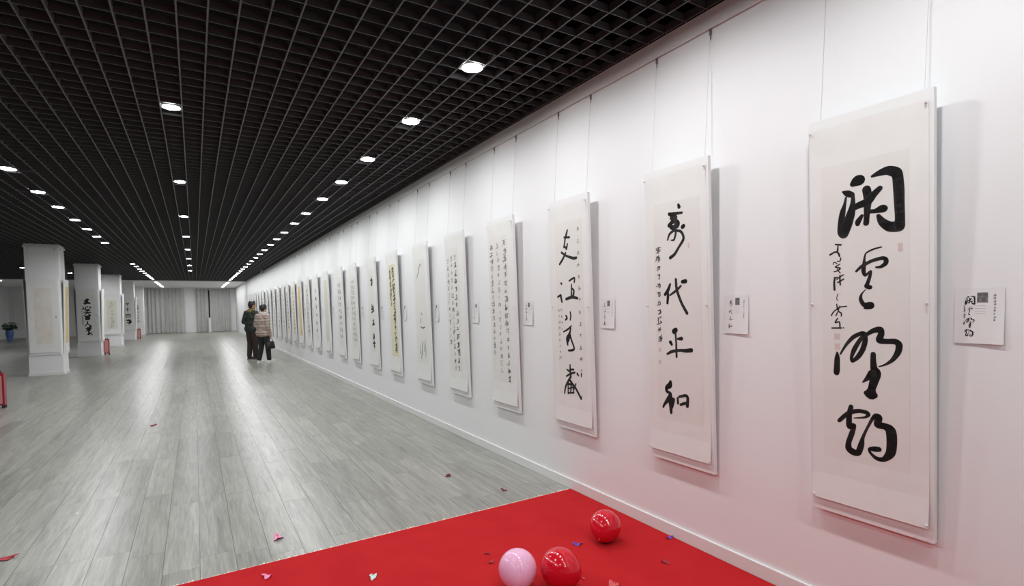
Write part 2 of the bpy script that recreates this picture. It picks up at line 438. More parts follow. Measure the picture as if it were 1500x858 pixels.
BRUSH_SECOND = [
    [[(28,1551,8.6),(33,1537,12.4)],[(-45,1507,9.9),(-18,1498,15.6),(15,1502,9.6),(53,1500,7.6)],[(-7,1501,13.6),(3,1465,11.6),(-19,1456,13.7),(-48,1438,11.9)],[(-30,1479,9.8),(19,1450,13.5),(24,1433,11.5)],[(-42,1433,7.9),(-20,1422,15.6),(18,1425,11.5)],[(9,1482,9.6),(1,1414,11.6)],[(-4,1407,9.7),(-44,1386,7.9),(-60,1353,6.0)],[(6,1405,7.7),(0,1372,7.8),(-12,1348,6.8),(-34,1348,3.9)],[(-5,1402,7.8),(39,1393,8.6),(59,1365,8.5),(58,1339,9.5),(25,1301,8.7),(-9,1261,9.8),(-43,1243,10.9)],[(63,1420,13.2),(55,1416,13.3)]],
    [[(-49,1082,8.0),(-67,1047,12.1),(-91,1021,10.2)],[(-68,1038,8.1),(-69,1003,10.1),(-74,968,9.1)],[(-52,1016,6.0),(-6,1041,8.8),(33,1069,6.8)],[(-4,1110,8.8),(0,1054,9.8),(15,1010,9.7),(40,958,9.7),(74,906,10.5)],[(45,1093,11.5),(69,1095,13.3)]],
    [[(-28,794,17.0),(-14,803,15.9)],[(-17,786,7.0),(-13,729,7.0),(-13,681,8.0),(-12,640,8.0)],[(-58,727,12.1),(-48,714,9.1)],[(0,749,6.9),(28,753,12.7)],[(-85,652,7.2),(-47,670,10.1),(15,681,8.8),(58,681,11.6),(100,687,13.3)]],
    [[(-65,481,10.2),(-71,458,18.4),(-95,442,14.5),(-98,419,10.4),(-68,405,12.3),(-80,376,16.5),(-116,335,9.4),(-129,314,7.4)],[(-68,396,14.3),(-69,360,16.4),(-67,320,13.3),(-66,288,10.3)],[(-46,372,14.2),(-59,325,12.3)],[(-12,386,8.0),(-10,355,9.0)],[(0,396,8.0),(49,410,9.8),(65,397,10.7),(60,348,11.7)],[(9,349,8.0),(47,364,9.8)]],
]
BRUSH_THIRD = [
    [[(-7,1543,8.4),(-21,1513,10.9),(-38,1482,11.0)],[(-52,1493,7.3),(15,1485,9.6)],[(-38,1482,9.7),(-48,1442,8.6),(-57,1420,9.8)],[(-10,1438,7.2),(-27,1403,12.1)],[(-57,1415,7.4),(-19,1416,7.3)],[(-91,1379,9.9),(-31,1348,9.7),(57,1322,11.8),(94,1323,10.5)],[(-37,1372,8.5),(-79,1324,11.1),(-120,1290,10.1)]],
    [[(-109,1138,10.0),(-103,1134,8.8)],[(-161,1031,7.7),(-120,1044,10.1),(-116,1025,11.4),(-107,992,10.1)],[(-5,1152,7.3),(26,1164,8.4),(63,1171,8.3),(58,1140,8.3)],[(23,1123,7.2),(18,1040,9.6)],[(22,1096,7.2),(50,1076,9.5),(41,1040,12.0)],[(-52,1012,11.1),(25,1026,13.2),(91,1016,10.6)]],
    [[(-60,882,8.7),(-48,863,9.9),(-69,849,7.5)],[(-4,910,7.3),(1,878,8.5),(-8,850,7.3)],[(-99,754,6.3),(-35,779,8.6),(4,804,6.1)],[(-4,789,7.3),(-22,742,12.3),(-55,703,14.9),(-50,656,10.0)],[(-15,733,9.8),(-2,696,9.8),(31,628,9.7),(-7,612,9.8),(-45,609,7.5)],[(-23,723,12.3),(-41,685,12.4)]],
    [[(-29,497,7.4),(-29,450,11.2),(-24,404,11.2)],[(-70,456,7.5),(-40,444,7.5)],[(-24,460,7.4),(14,464,8.6)],[(-81,402,7.6),(-26,427,8.7),(28,442,8.5)],[(57,436,9.6),(71,423,8.4)],[(108,441,7.1),(107,418,5.9)],[(-27,403,9.9),(-61,362,11.3),(-94,319,10.2),(-114,261,7.7)],[(-44,382,11.2),(-8,349,12.3),(35,317,11.0),(97,246,10.7)],[(97,246,6.0),(106,270,3.6)],[(37,354,7.3),(5,303,7.4)],[(-62,342,8.8),(-24,337,9.9),(-35,274,7.5)],[(-62,342,7.5),(-66,265,7.6)],[(-64,304,6.3),(-10,320,6.2)],[(-1,331,7.4),(8,280,7.4)],[(-66,270,7.6),(3,280,7.4)]],
]

def catmull(pts, n=4):
    if len(pts) < 3:
        a, b = pts[0], pts[-1]
        return [tuple(a[i]+(b[i]-a[i])*t/n for i in range(3)) for t in range(n+1)]
    P = [pts[0]] + list(pts) + [pts[-1]]
    out = []
    for i in range(1, len(P)-2):
        p0, p1, p2, p3 = P[i-1], P[i], P[i+1], P[i+2]
        for s in range(n):
            t = s/n
            out.append(tuple(p1[j]*(1-t)**2*(1+2*t) + p2[j]*t*t*(3-2*t) + 0.42*(p2[j]-p0[j])*t*(1-t)**2 - 0.42*(p3[j]-p1[j])*t*t*(1-t) for j in range(3)))
    out.append(tuple(pts[-1]))
    return out
THETA = math.asin(0.046/1.79)
def lean(u, v, d, th=THETA):
    # board coordinates (right, up along the board, depth into the wall) -> local coordinates of a leaning board
    return (u, d*math.cos(th) - v*math.sin(th), v*math.cos(th) + d*math.sin(th))
def ink_mesh(strokes, place, fine=4, disc=10):
    """strokes: lists of (u, v, radius); place maps (u, v, lift) to local coordinates"""
    vs, fs = [], []
    lift = 0.0
    for st in strokes:
        lift += 0.000015
        pts = catmull(st, fine)
        edge = []
        for i, p in enumerate(pts):
            a = pts[max(i-1, 0)]; b = pts[min(i+1, len(pts)-1)]
            dx, dy = b[0]-a[0], b[1]-a[1]
            l = math.hypot(dx, dy) or 1e-9
            nx, ny = -dy/l, dx/l
            r = max(p[2], 0.0002)
            edge.append(((p[0]+nx*r, p[1]+ny*r), (p[0]-nx*r, p[1]-ny*r)))
        for e0, e1 in zip(edge[:-1], edge[1:]):
            n = len(vs)
            vs += [place(*e0[0], lift), place(*e0[1], lift), place(*e1[1], lift), place(*e1[0], lift)]
            fs.append((n, n+1, n+2, n+3))
        for p in (pts if disc > 6 else (pts[0], pts[-1])):
            n = len(vs)
            for q in range(disc):
                a = 2*math.pi*q/disc
                vs.append(place(p[0]+p[2]*math.cos(a), p[1]+p[2]*math.sin(a), lift+0.000007))
            fs.append(tuple(range(n, n+disc)))
    return pydata('ink', vs, fs)
def mm(strokes):
    return [[(a/1000, b/1000, r/1000) for a, b, r in st] for st in strokes]
def clusters(strokes, tol=0.004):
    """strokes that touch each other form one piece of ink"""
    groups = []
    for st in strokes:
        pts = catmull(st, 4)
        hit = [g for g in groups if any(math.hypot(a[0]-b[0], a[1]-b[1]) < a[2]+b[2]+tol for a in pts for b in g[1])]
        new = ([st], list(pts))
        for g in hit:
            new[0].extend(g[0]); new[1].extend(g[1]); groups.remove(g)
        groups.append(new)
    return [g[0] for g in groups]
def scribble(rg, cu, cv, size, weight=0.07):
    """one small running-script character made of a few brush strokes"""
    out = []
    h = size*0.5
    kind = rg.random()
    for _ in range(rg.choice((1, 2, 2, 3))):                       # cross strokes
        y = rg.uniform(-0.8, 0.8)*h; l = rg.uniform(0.35, 0.85)*h; s = rg.uniform(0.0, 0.3)*h
        x = rg.uniform(-0.2, 0.2)*h
        out.append([(cu+x-l, cv+y-s*0.5, size*weight*0.8), (cu+x, cv+y, size*weight*0.7), (cu+x+l, cv+y+s, size*weight*rg.uniform(0.8, 1.5))])
    for _ in range(rg.choice((1, 1, 2))):                          # uprights and sweeps
        x = rg.uniform(-0.5, 0.5)*h
        out.append([(cu+x+0.1*h, cv+rg.uniform(0.5, 1.0)*h, size*weight), (cu+x, cv, size*weight*1.2), (cu+x-rg.uniform(-0.3, 0.6)*h, cv-rg.uniform(0.5, 1.0)*h, size*weight*0.6)])
    if kind < 0.6:                                                 # hooked turn
        x = rg.uniform(0.1, 0.6)*h
        out.append([(cu-0.3*h, cv+0.35*h, size*weight*0.7), (cu+x, cv+0.4*h, size*weight*1.2), (cu+x+0.1*h, cv-0.3*h, size*weight*1.1), (cu+x-0.4*h, cv-0.55*h, size*weight*0.5)])
    if kind > 0.4:
        x, y = rg.uniform(-0.6, 0.6)*h, rg.uniform(-0.6, 0.6)*h
        out.append([(cu+x, cv+y, size*weight*0.8), (cu+x+0.15*h, cv+y-0.15*h, size*weight*1.5)])
    return out
def text_column(rg, u, v0, v1, n, size, weight=0.08, drift=0.0):
    st = []
    for i in range(n):
        f = (i+0.5)/n
        st += scribble(rg, u+drift*f+rg.uniform(-0.1, 0.1)*size, v0+(v1-v0)*f, size*rg.uniform(0.75, 1.2), weight)
    return st
def glyphs(ink, *args):
    rg_, u, v0, v1, n, size = args[:6]
    weight = args[6] if len(args) > 6 else 0.08
    return [('brush_character', scribble(rg_, u+rg_.uniform(-0.1, 0.1)*size, v0+(v1-v0)*(i+0.5)/n, size*rg_.uniform(0.75, 1.2), weight), rg_.choice(ink.split())) for i in range(n)]
# plain printed-looking strokes of a few simple characters, on a unit square
SIMPLE = {
    'heart': [[(-.42, -.05, .07), (-.36, -.25, .09)], [(-.2, .1, .06), (-.15, -.3, .08), (.1, -.38, .08), (.25, -.2, .06)], [(.0, .2, .06), (.06, .05, .09)], [(.3, .15, .06), (.42, -.05, .1)]],
    'sky': [[(-.35, .33, .07), (.35, .38, .08)], [(-.45, .03, .07), (.45, .08, .08)], [(.0, .36, .07), (-.05, .0, .08), (-.4, -.45, .05)], [(.02, .0, .06), (.4, -.42, .1)]],
    'person': [[(.0, .42, .08), (-.08, .0, .08), (-.42, -.42, .05)], [(-.02, .1, .06), (.15, -.15, .08), (.45, -.4, .11)]],
    'ten': [[(-.42, .05, .07), (.42, .1, .09)], [(.0, .45, .08), (.0, -.45, .08)]],
    'four': [[(-.4, .25, .07), (-.33, -.3, .07)], [(-.4, .25, .06), (.4, .28, .08), (.33, -.3, .08)], [(-.1, .22, .05), (-.18, -.05, .05)], [(.1, .22, .05), (.12, -.02, .05)], [(-.33, -.28, .06), (.33, -.26, .06)]],
}
def simple(nm, cu, cv, s):
    return [[(cu+a*s, cv+b*s, r*s) for a, b, r in st] for st in SIMPLE[nm]]

# ------------------------------------------------------------------ scroll panels
BW, BV0, BV1, BT = 0.482, -0.022, 1.788, 0.024
def paper_patch(u0, u1, v0, v1, lift, th, curl=0.0, name='paper', thick=0.0008):
    n = 14
    vs, fs = [], []
    for side in (0, 1):
        for i in range(n+1):
            v = v0+(v1-v0)*i/n
            c = 0.0
            if curl:
                if v-v0 < 0.22: c = curl*(1-(v-v0)/0.22)**2
                if v1-v < 0.12: c = curl*0.35*(1-(v1-v)/0.12)**2
            for u in (u0, u1):
                vs.append(lean(u, v, -lift-c + (thick if side else 0), th))
    m_ = 2*(n+1)
    for i in range(n):
        a = 2*i
        fs.append((a, a+1, a+3, a+2)); fs.append((m_+a, m_+a+2, m_+a+3, m_+a+1))
        fs.append((a, a+2, m_+a+2, m_+a)); fs.append((a+1, m_+a+1, m_+a+3, a+3))
    fs.append((0, m_, m_+1, 1)); fs.append((2*n, 2*n+1, m_+2*n+1, m_+2*n))
    return pydata(name, vs, fs)
def flat_rect(u0, u1, v0, v1, lift, th):
    vs = [lean(u, v, -lift+d, th) for d in (0, 0.0004) for u, v in ((u0, v0), (u1, v0), (u1, v1), (u0, v1))]
    return pydata('rect', vs, [(0,1,2,3),(4,7,6,5),(0,4,5,1),(1,5,6,2),(2,6,7,3),(3,7,4,0)])
bm = bmesh.new()
add_lathe(bm, [(0.0045, 0.0), (0.0045, 0.003), (0.0028, 0.005), (0.0028, 0.010), (0.005, 0.012), (0.005, 0.014)], 10)
bmesh.ops.rotate(bm, verts=bm.verts, cent=(0, 0, 0), matrix=Matrix.Rotation(math.pi/2, 3, 'X'))
PIN = mesh_of(bm); PIN.materials.append(M['pin'])
def panel(loc, rz, label, group, sheet, sheet_rect, mount='mount', bw=BW, pins=False, wires=True, rail_dy=None, wire_top=3.026, th=THETA, extra=None, bv=(BV0, BV1)):
    """a scroll pinned to a white board that hangs from the rail and leans out at the top.
    extra: list of (part name, strokes, ink material)"""
    t = tag(empty('scroll_panel', loc, rz), label, 'scroll', group)
    h = bw/2
    v0, v1 = bv
    vs = [lean(u, v, d, th) for d in (0.0, BT) for u, v in ((-h, v0), (h, v0), (h, v1), (-h, v1))]
    link('backing_board', pydata('backing_board', vs, [(0,1,2,3),(4,7,6,5),(0,4,5,1),(1,5,6,2),(2,6,7,3),(3,7,4,0)]), t, M['board'])
    pu0, pu1, pv0, pv1 = -h+0.003, h-0.016, v0+0.058, v1-0.042
    mount_o = link('scroll_mount', paper_patch(pu0, pu1, pv0, pv1, 0.0012, th, 0.011), t, M[mount], smooth=False)
    if sheet:
        s = sheet_rect
        link('writing_sheet', flat_rect(s[0], s[1], s[2], s[3], 0.0019, th), mount_o, M[sheet])
    if extra:
        for nm, strokes, ink in extra:
            io = link(nm, ink_mesh(strokes, lambda a, b, l: lean(a, b, -0.0023-l, th), 4 if pins else 3, 10 if pins else 6), mount_o, M[ink])
            if nm in ('inscription', 'writing_column'):
                io['kind'] = 'stuff'
    if pins:
        for u, v in ((pu0+0.006, pv1-0.010), (pu1-0.008, pv1-0.012), (pu0+0.004, 0.95), (pu1-0.008, 0.95), (pu0+0.006, pv0+0.012), (pu1-0.008, pv0+0.014)):
            o = link('push_pin', PIN, t)
            c = 0.009 if v < 0.1 else 0.003
            o.location = lean(u, v, -c, th)
    if wires:
        for u in (-h+0.04, h-0.04):
            top = Vector(lean(u, v1, BT, th))
            bm = bmesh.new()
            p1 = Vector((u, rail_dy, wire_top-loc[2]))
            add_tube(bm, (top.x, top.y+0.001, top.z-0.01), p1, 0.0011, n=6)
            wo = link('hanging_wire', mesh_of(bm), t, M['wire'])
            bm = bmesh.new()
            add_box(bm, u-0.005, u+0.005, rail_dy-0.005, rail_dy+0.003, p1.z-0.03, p1.z+0.002)
            add_tube(bm, (u, rail_dy-0.001, p1.z-0.055), (u, rail_dy-0.001, p1.z-0.03), 0.0028, n=6)
            link('hook', mesh_of(bm), wo, M['hook'])
    return t, mount_o
def seal(mount_o, u, v, w_, h_, material, th=THETA):
    link('seal', flat_rect(u-w_/2, u+w_/2, v-h_/2, v+h_/2, 0.0025, th), mount_o, M[material])
Z0 = 0.515
def wall_panel(y_right, label, group, sheet, rect, **kw):
    return panel((WX-0.038, y_right-0.004+BW/2, Z0), -math.pi/2, label, group, sheet, rect, rail_dy=0.038-0.006, **kw)

G1 = None
t, mo = wall_panel(0.902, 'white hanging scroll with four very bold cursive black characters and red seals', G1, 'sheet', (-0.187, 0.158, 0.197, 1.573), pins=True,
    extra=[('brush_character', mm(BRUSH_FIRST[i]), 'ink') for i in range(4)] + [('inscription', mm(BRUSH_FIRST[4]), 'ink')])
seal(mo, 0.127, 1.181, 0.016, 0.034, 'seal_pale'); seal(mo, -0.124, 0.803, 0.024, 0.028, 'seal_pale'); seal(mo, -0.123, 0.757, 0.022, 0.028, 'seal_pale')
rg = random.Random(21)
t, mo = wall_panel(1.945, 'white hanging scroll with four separate bold characters and a thin signature column at their side', G1, 'sheet', (-0.172, 0.179, 0.19, 1.577), pins=True,
    extra=[('brush_character', mm(BRUSH_SECOND[i]), 'ink') for i in range(4)] + [('inscription', text_column(rg, -0.139, 1.325, 0.72, 11, 0.043, 0.065, -0.006), 'ink_mid')])
seal(mo, 0.097, 1.301, 0.012, 0.028, 'seal_pale'); seal(mo, -0.144, 0.675, 0.020, 0.024, 'seal_pale'); seal(mo, -0.146, 0.597, 0.020, 0.028, 'seal_pale')
t, mo = wall_panel(2.993, 'white hanging scroll with dry brushed large characters between two columns of tiny grey writing', G1, 'sheet', (-0.172, 0.165, 0.254, 1.61), pins=True,
    extra=[('brush_stroke', q, 'ink') for i in range(4) for q in clusters(mm(BRUSH_THIRD[i]))] +
          [('inscription', text_column(rg, 0.121, 1.58, 0.42, 13, 0.036, 0.06, -0.012), 'ink_pale'),
           ('inscription', text_column(rg, -0.150, 0.95, 0.52, 9, 0.030, 0.06), 'ink_pale'), ('inscription', text_column(rg, -0.115, 0.95, 0.75, 4, 0.026, 0.06), 'ink_pale')])
t, mo = wall_panel(4.045, 'white hanging scroll filled with three long columns of small cursive writing, rightmost column longest', G1, 'sheet', (-0.205, 0.135, 0.235, 1.62), pins=True,
    extra=glyphs('ink_pale ink_faint ink_pale', rg, -0.170, 1.56, 0.48, 16, 0.062, 0.065) + glyphs('ink_pale ink_faint ink_faint', rg, -0.048, 1.575, 0.31, 18, 0.056, 0.06) + glyphs('ink_mid ink_pale ink_pale', rg, 0.078, 1.59, 0.24, 18, 0.066, 0.07))
t, mo = wall_panel(5.069, 'white hanging scroll with three tightly packed columns of cursive writing ending in a slanted step', G1, 'sheet', (-0.215, 0.10, 0.22, 1.62),
    extra=glyphs('ink_pale ink_faint ink_pale', rg, -0.170, 1.52, 0.52, 13, 0.062, 0.065) + glyphs('ink_mid ink_pale ink_faint ink_pale', rg, -0.075, 1.55, 0.23, 16, 0.066, 0.07) + glyphs('ink_mid ink_pale', rg, 0.022, 1.56, 0.23, 15, 0.074, 0.075))
t, mo = wall_panel(6.100, 'white hanging scroll nearly empty, with one slanting stroke above a few sparse brush marks', G1, 'sheet', (-0.19, 0.16, 0.22, 1.58),
    extra=[('brush_stroke', [q], 'ink_mid') for q in (
        [(-0.13, 1.34, 0.004), (-0.07, 1.41, 0.008), (-0.01, 1.50, 0.007), (0.03, 1.52, 0.004), (0.04, 1.47, .005)],
        [(-.03, .9, .006), (0.0, .87, .008)], [(-0.04, 0.83, .006), (-0.05, 0.77, .009)], [(-0.07, 0.72, .005), (0.0, 0.70, .009), (0.08, 0.715, .006)],
        [(-0.10, 0.48, .005), (-0.10, 0.36, .009)], [(-0.04, 0.53, .005), (-0.045, 0.40, .010), (-0.09, 0.30, .006)], [(0.02, 0.52, .004), (0.03, 0.40, .007)],
        [(0.07, 0.55, .004), (0.08, 0.40, .008), (0.06, .33, .004)])])
t, mo = wall_panel(7.240, 'hanging scroll with a narrow yellow sheet and two columns of dark writing', G1, 'sheet_yellow', (-0.125, 0.175, 0.25, 1.60),
    extra=glyphs('ink_mid', rg, -0.060, 1.54, 0.98, 8, 0.085, 0.09) + glyphs('ink_mid', rg, 0.075, 1.55, 0.30, 15, 0.10, 0.10))
t, mo = wall_panel(8.290, 'cream hanging scroll with five widely spaced bold characters in one column', G1, 'sheet', (-0.15, 0.16, 0.2, 1.60),
    extra=[('brush_character', scribble(rg, 0.02, v, 0.16, 0.09), 'ink') for v in (1.40, 0.96, 0.73, 0.50, 0.36)])
FAR = [
    (9.459, 'white hanging scroll of faint writing next to the five-character cream scroll', 'sheet', 'ink_faint', 3, 12),
    (10.498, 'white hanging scroll of faint grey columns next to the beige strip scroll', 'sheet', 'ink_pale', 2, 9),
    (11.761, 'hanging scroll with a plain beige strip of paper and no dark writing', 'sheet_beige', 'ink_faint', 0, 0),
    (12.910, 'white hanging scroll with a single column of black characters beside the beige strip scroll', 'sheet', 'ink', 1, 6),
    (14.002, 'pale hanging scroll with beige tinted writing next to the gold sheet scroll', 'sheet_beige', 'ink_pale', 2, 10),
    (15.166, 'hanging scroll with a bright gold sheet, deepest gold on the wall', 'sheet_gold', 'ink_faint', 0, 0),
    (16.275, 'hanging scroll with a pale yellow sheet beyond the bright gold one', 'sheet_yellow', 'ink_pale', 2, 10),
    (17.412, 'white hanging scroll of small writing beyond the pale yellow one', 'sheet', 'ink_pale', 3, 10),
]
for y, lab, sh, ink, nc, n in FAR:
    ex = [('writing_column', text_column(rg, -0.13+0.26*(c+0.5)/nc, 1.50, 0.35, n, 0.09 if nc > 1 else 0.12, 0.09), ink) for c in range(nc)]
    wide = (-0.16, 0.16, 0.22, 1.60)
    wall_panel(y, lab, None, sh, wide, extra=ex)
for y in (18.38, 19.489, 20.717, 21.88, 22.928, 24.2, 25.35, 26.5, 27.7, 28.85, 30.0, 31.1):
    wall_panel(y, 'white hanging scroll with pale writing on the far stretch of wall near the standing couple', 'far white scrolls on the long wall', 'sheet', (-0.16, 0.16, 0.22, 1.60), wires=False,
        extra=[('writing_column', text_column(rg, -0.07+0.14*c, 1.50, 0.35, 8, 0.10, 0.08), 'ink_pale') for c in range(2)])

# ------------------------------------------------------------------ exhibit cards beside the panels
def card(y_right, label, group, strokes, ink, picture, detail=True, seed=0):
    rg2 = random.Random(seed)
    t = tag(empty('exhibit_card', (WX, y_right-0.124, 1.307), -math.pi/2), label, 'card', group)
    W_, H_ = 0.148, 0.213
    n = 8
    vs, fs = [], []
    for side in (0, 1):
        for j in range(n+1):
            for i in range(n+1):
                u = -W_/2+W_*i/n; v = H_*j/n
                c = 0.010*max(0, (i/n-0.3))**1.5*max(0, 1-j/n*1.6) + 0.003*(1-j/n)
                vs.append((u, -0.0025-c+0.0006*side, v))
    m_ = (n+1)**2
    for j in range(n):
        for i in range(n):
            a = j*(n+1)+i
            fs.append((a, a+1, a+n+2, a+n+1)); fs.append((m_+a, m_+a+n+1, m_+a+n+2, m_+a+1))
    p = link('sheet', pydata('sheet', vs, fs), t, M['card'])
    def pl(a, b, l):
        i, j = (a+W_/2)/W_, b/H_
        c = 0.010*max(0, (i-0.3))**1.5*max(0, 1-j*1.6) + 0.003*(1-j)
        return (a, -0.0030-c-l, b)
    if strokes:
        link('printed_characters', ink_mesh(strokes, pl, 2, 6), p, M[ink])
    if picture:
        a0, a1, b0, b1 = picture
        vs = [pl(a, b, d) for d in (0.0003, 0.0) for a, b in ((a0, b0), (a1, b0), (a1, b1), (a0, b1))]
        link('printed_photo', pydata('printed_photo', vs, [(0,1,2,3),(4,7,6,5),(0,4,5,1),(1,5,6,2),(2,6,7,3),(3,7,4,0)]), p, M['photo'])
    if detail:
        link('printed_text', ink_mesh(text_column(rg2, 0.046, 0.190, 0.085, 9, 0.0085, 0.09), pl, 2, 6), p, M['ink_pale'])
        link('printed_text', ink_mesh([[( -0.012, 0.145-0.010*q, .0006), (0.020, 0.145-0.010*q, .0006)] for q in range(4)], pl, 1, 6), p, M['ink_faint'])
    return t
def shrink(groups, s, cu, cv, u0, v0):
    return [[((a/1000-u0)*s+cu, (b/1000-v0)*s+cv, max(r/1000*s, 0.0006)) for a, b, r in st] for g in groups for st in g]
card(0.902, 'white paper card repeating the very bold four characters, pinned by that scroll', None, shrink(BRUSH_FIRST, 0.125, -0.030, 0.110, -0.01, 0.93), 'ink', (-0.006, 0.026, 0.158, 0.195), seed=1)
card(1.945, 'white paper card with a dark square photo, by the scroll of four separate characters', None, shrink(BRUSH_SECOND, 0.125, -0.034, 0.106, 0.0, 0.90), 'ink_mid', (-0.006, 0.020, 0.158, 0.198), seed=2)
card(2.993, 'white paper card by the scroll of dry brushed large characters', None, shrink(BRUSH_THIRD, 0.125, -0.034, 0.106, -0.03, 0.92), 'ink_mid', (-0.006, 0.022, 0.160, 0.200), seed=3)
CARD_LABELS = ['white paper card by the scroll of three long cursive columns', 'white paper card by the scroll of tightly packed writing', 'white paper card by the nearly empty scroll',
    'white paper card by the narrow yellow sheet scroll', 'white paper card by the five-character cream scroll']
rg = random.Random(50)
for q, y in enumerate((4.045, 5.069, 6.128, 7.272, 8.321)):
    card(y, CARD_LABELS[q], None, text_column(rg, -0.034, 0.185, 0.04, 5, 0.026, 0.07), 'ink_pale', (-0.006, 0.022, 0.160, 0.200), detail=q < 3, seed=q+9)
for y in (9.459, 10.498, 11.761, 12.910, 14.002, 15.166, 16.275, 17.412):
    card(y, 'small white paper card beside one of the faint far scrolls', 'cards beside the far scrolls', text_column(rg, -0.034, 0.185, 0.04, 4, 0.03, 0.08), 'ink_pale', (-0.006, 0.022, 0.160, 0.200), detail=False)

# ------------------------------------------------------------------ columns with their own scrolls
CX0, CX1, CD = -3.40, -2.77, 0.63
COL_LAB = ['square white column holding the faded pink painting', 'square white column holding the seven-character scroll', 'square white column holding the beige sheet scroll', 'square white column at the edge of the white ceiling', 'square white column closest to the curtains']
PAN_LAB = [
    ('wide white scroll with a faded pink and beige painting, on the column front', 'scroll with a bright gold strip on the side of the pink painting column', 'plain scroll on the outer side of the pink painting column'),
    ('wide scroll with seven bold characters, on a column front', 'white scroll on the corridor side of the seven-character column', 'white scroll on the outer side of the seven-character column'),
    ('wide white scroll with a beige sheet, on a column front', 'white scroll on the corridor side of the beige sheet column', None),
    ('white scroll with four bold characters, on a column front below the white ceiling', 'white scroll on the corridor side of the column by the white ceiling', None),
    ('white scroll with one faint column, on the column closest to the curtains', None, None),
]
rg = random.Random(77)
for c in range(5):
    y = 16.5+6*c
    top = CEIL+BAR_H if y < GRID_END else 3.104
    t = tag(empty('column', ((CX0+CX1)/2, y+CD/2, 0)), COL_LAB[c], 'column')
    h = (CX1-CX0)/2
    box('shaft', -h, h, -CD/2, CD/2, 0, top, M['wall'], t, bevel=0.006)
    bm = bmesh.new()
    for s in (-1, 1):
        add_box(bm, -h-0.02, h+0.02, s*(CD/2+0.010)-0.010, s*(CD/2+0.010)+0.010, 3.055, 3.104)
        add_box(bm, s*(h+0.010)-0.010, s*(h+0.010)+0.010, -CD/2, CD/2, 3.055, 3.104)
    link('picture_rail', mesh_of(bm), t, M['trim'])
    bm = bmesh.new()
    for s in (-1, 1):
        add_box(bm, -h-0.012, h+0.012, s*(CD/2+0.006)-0.006, s*(CD/2+0.006)+0.006, 0.0, 0.07)
        add_box(bm, s*(h+0.006)-0.006, s*(h+0.006)+0.006, -CD/2, CD/2, 0.0, 0.07)
    link('skirting', mesh_of(bm), t, M['trim'])
    sheet, mount, rect, ex = [('painting', 'mount', (-0.165, 0.155, 0.18, 1.58), []),
        ('sheet', 'mount', (-0.22, 0.20, 0.10, 1.62), None),
        ('sheet_beige', 'mount', (-0.17, 0.17, 0.25, 1.50), [('writing_column', text_column(rg, 0.0, 1.45, 0.3, 7, 0.16, 0.06), 'ink_faint')]),
        ('sheet', 'mount', (-0.18, 0.17, 0.25, 1.60), [('brush_character', scribble(rg, 0.02, 1.38, 0.15, .10), 'ink_mid'), ('brush_character', simple('ten', 0.02, 1.12, 0.20), 'ink'), ('brush_character', simple('four', 0.03, 0.78, 0.24), 'ink'), ('brush_character', scribble(rg, 0.04, 0.46, 0.30, .10), 'ink')]),
        ('sheet', 'mount', (-0.18, 0.18, 0.25, 1.60), [('writing_column', text_column(rg, 0.0, 1.45, 0.3, 6, 0.18, 0.06), 'ink_pale')])][c]
    if c == 1:
        ex = [('brush_character', scribble(rg, -0.02, 1.34, 0.20, .12) + scribble(rg, -0.02, 1.34, 0.18, .10), 'ink'),
              ('brush_character', simple('heart', -0.01, 1.15, 0.22), 'ink'), ('brush_character', simple('sky', -0.01, 0.97, 0.20), 'ink'),
              ('brush_character', scribble(rg, -0.02, 0.79, 0.19, .12) + scribble(rg, -0.02, .79, .16, .10), 'ink'), ('brush_character', simple('person', -0.01, 0.60, 0.20), 'ink'),
              ('brush_character', scribble(rg, 0.0, 0.43, 0.19, .12) + scribble(rg, 0.0, .43, .17, .10), 'ink'), ('brush_character', scribble(rg, 0.01, 0.26, 0.17, .12), 'ink'),
              ('inscription', text_column(rg, -0.14, 1.2, 0.55, 9, 0.06, 0.08), 'ink_mid')]
    cxm = (CX0+CX1)/2
    kw = dict(rail_dy=0.031-0.008, wire_top=3.055)
    panel((cxm, y-0.031, 0.515), 0, PAN_LAB[c][0], None, sheet, rect, mount=mount, bw=0.57, extra=ex, **kw)
    if PAN_LAB[c][1]:
        panel((CX1+0.031, y+CD/2, 0.515), math.pi/2, PAN_LAB[c][1], None, 'sheet_gold' if c == 0 else 'sheet', (-0.16, 0.16, 0.12, 1.62), **kw)
    if PAN_LAB[c][2]:
        panel((CX0-0.031, y+CD/2, 0.515), -math.pi/2, PAN_LAB[c][2], None, 'sheet', (-0.16, 0.16, 0.2, 1.6), **kw)
# two small cards taped on column scrolls are part of the display
for (xx, yy, lab) in ((-2.853, 16.5, 'small white card taped near the edge of the pink painting'), (-2.853, 22.5, 'small card taped near the edge of the seven-character scroll')):
    vv = 0.84
    p = lean(0.0, vv, -0.004)
    t = tag(empty('caption_card', (xx, yy-0.031+p[1], 0.515+p[2])), lab, 'card')
    link('sheet', pydata('sheet', *box_vf(-0.04, 0.04, -0.0016, 0.0, -0.08, 0.08)), t, M['card'])
    link('printed_text', pydata('printed_text', *box_vf(-0.02, 0.005, -0.0022, -0.0016, 0.02, 0.06)), t, M['ink_pale'])
# scrolls on the end wall beyond the columns
for xx in (-9.22, -8.62, -8.02):
    panel((xx, END-0.031, 0.515), 0, 'narrow white scroll on the end wall behind the potted plant', 'scrolls on the end wall', 'sheet', (-0.16, 0.16, 0.2, 1.6), bw=0.42, wires=False, rail_dy=0.02)

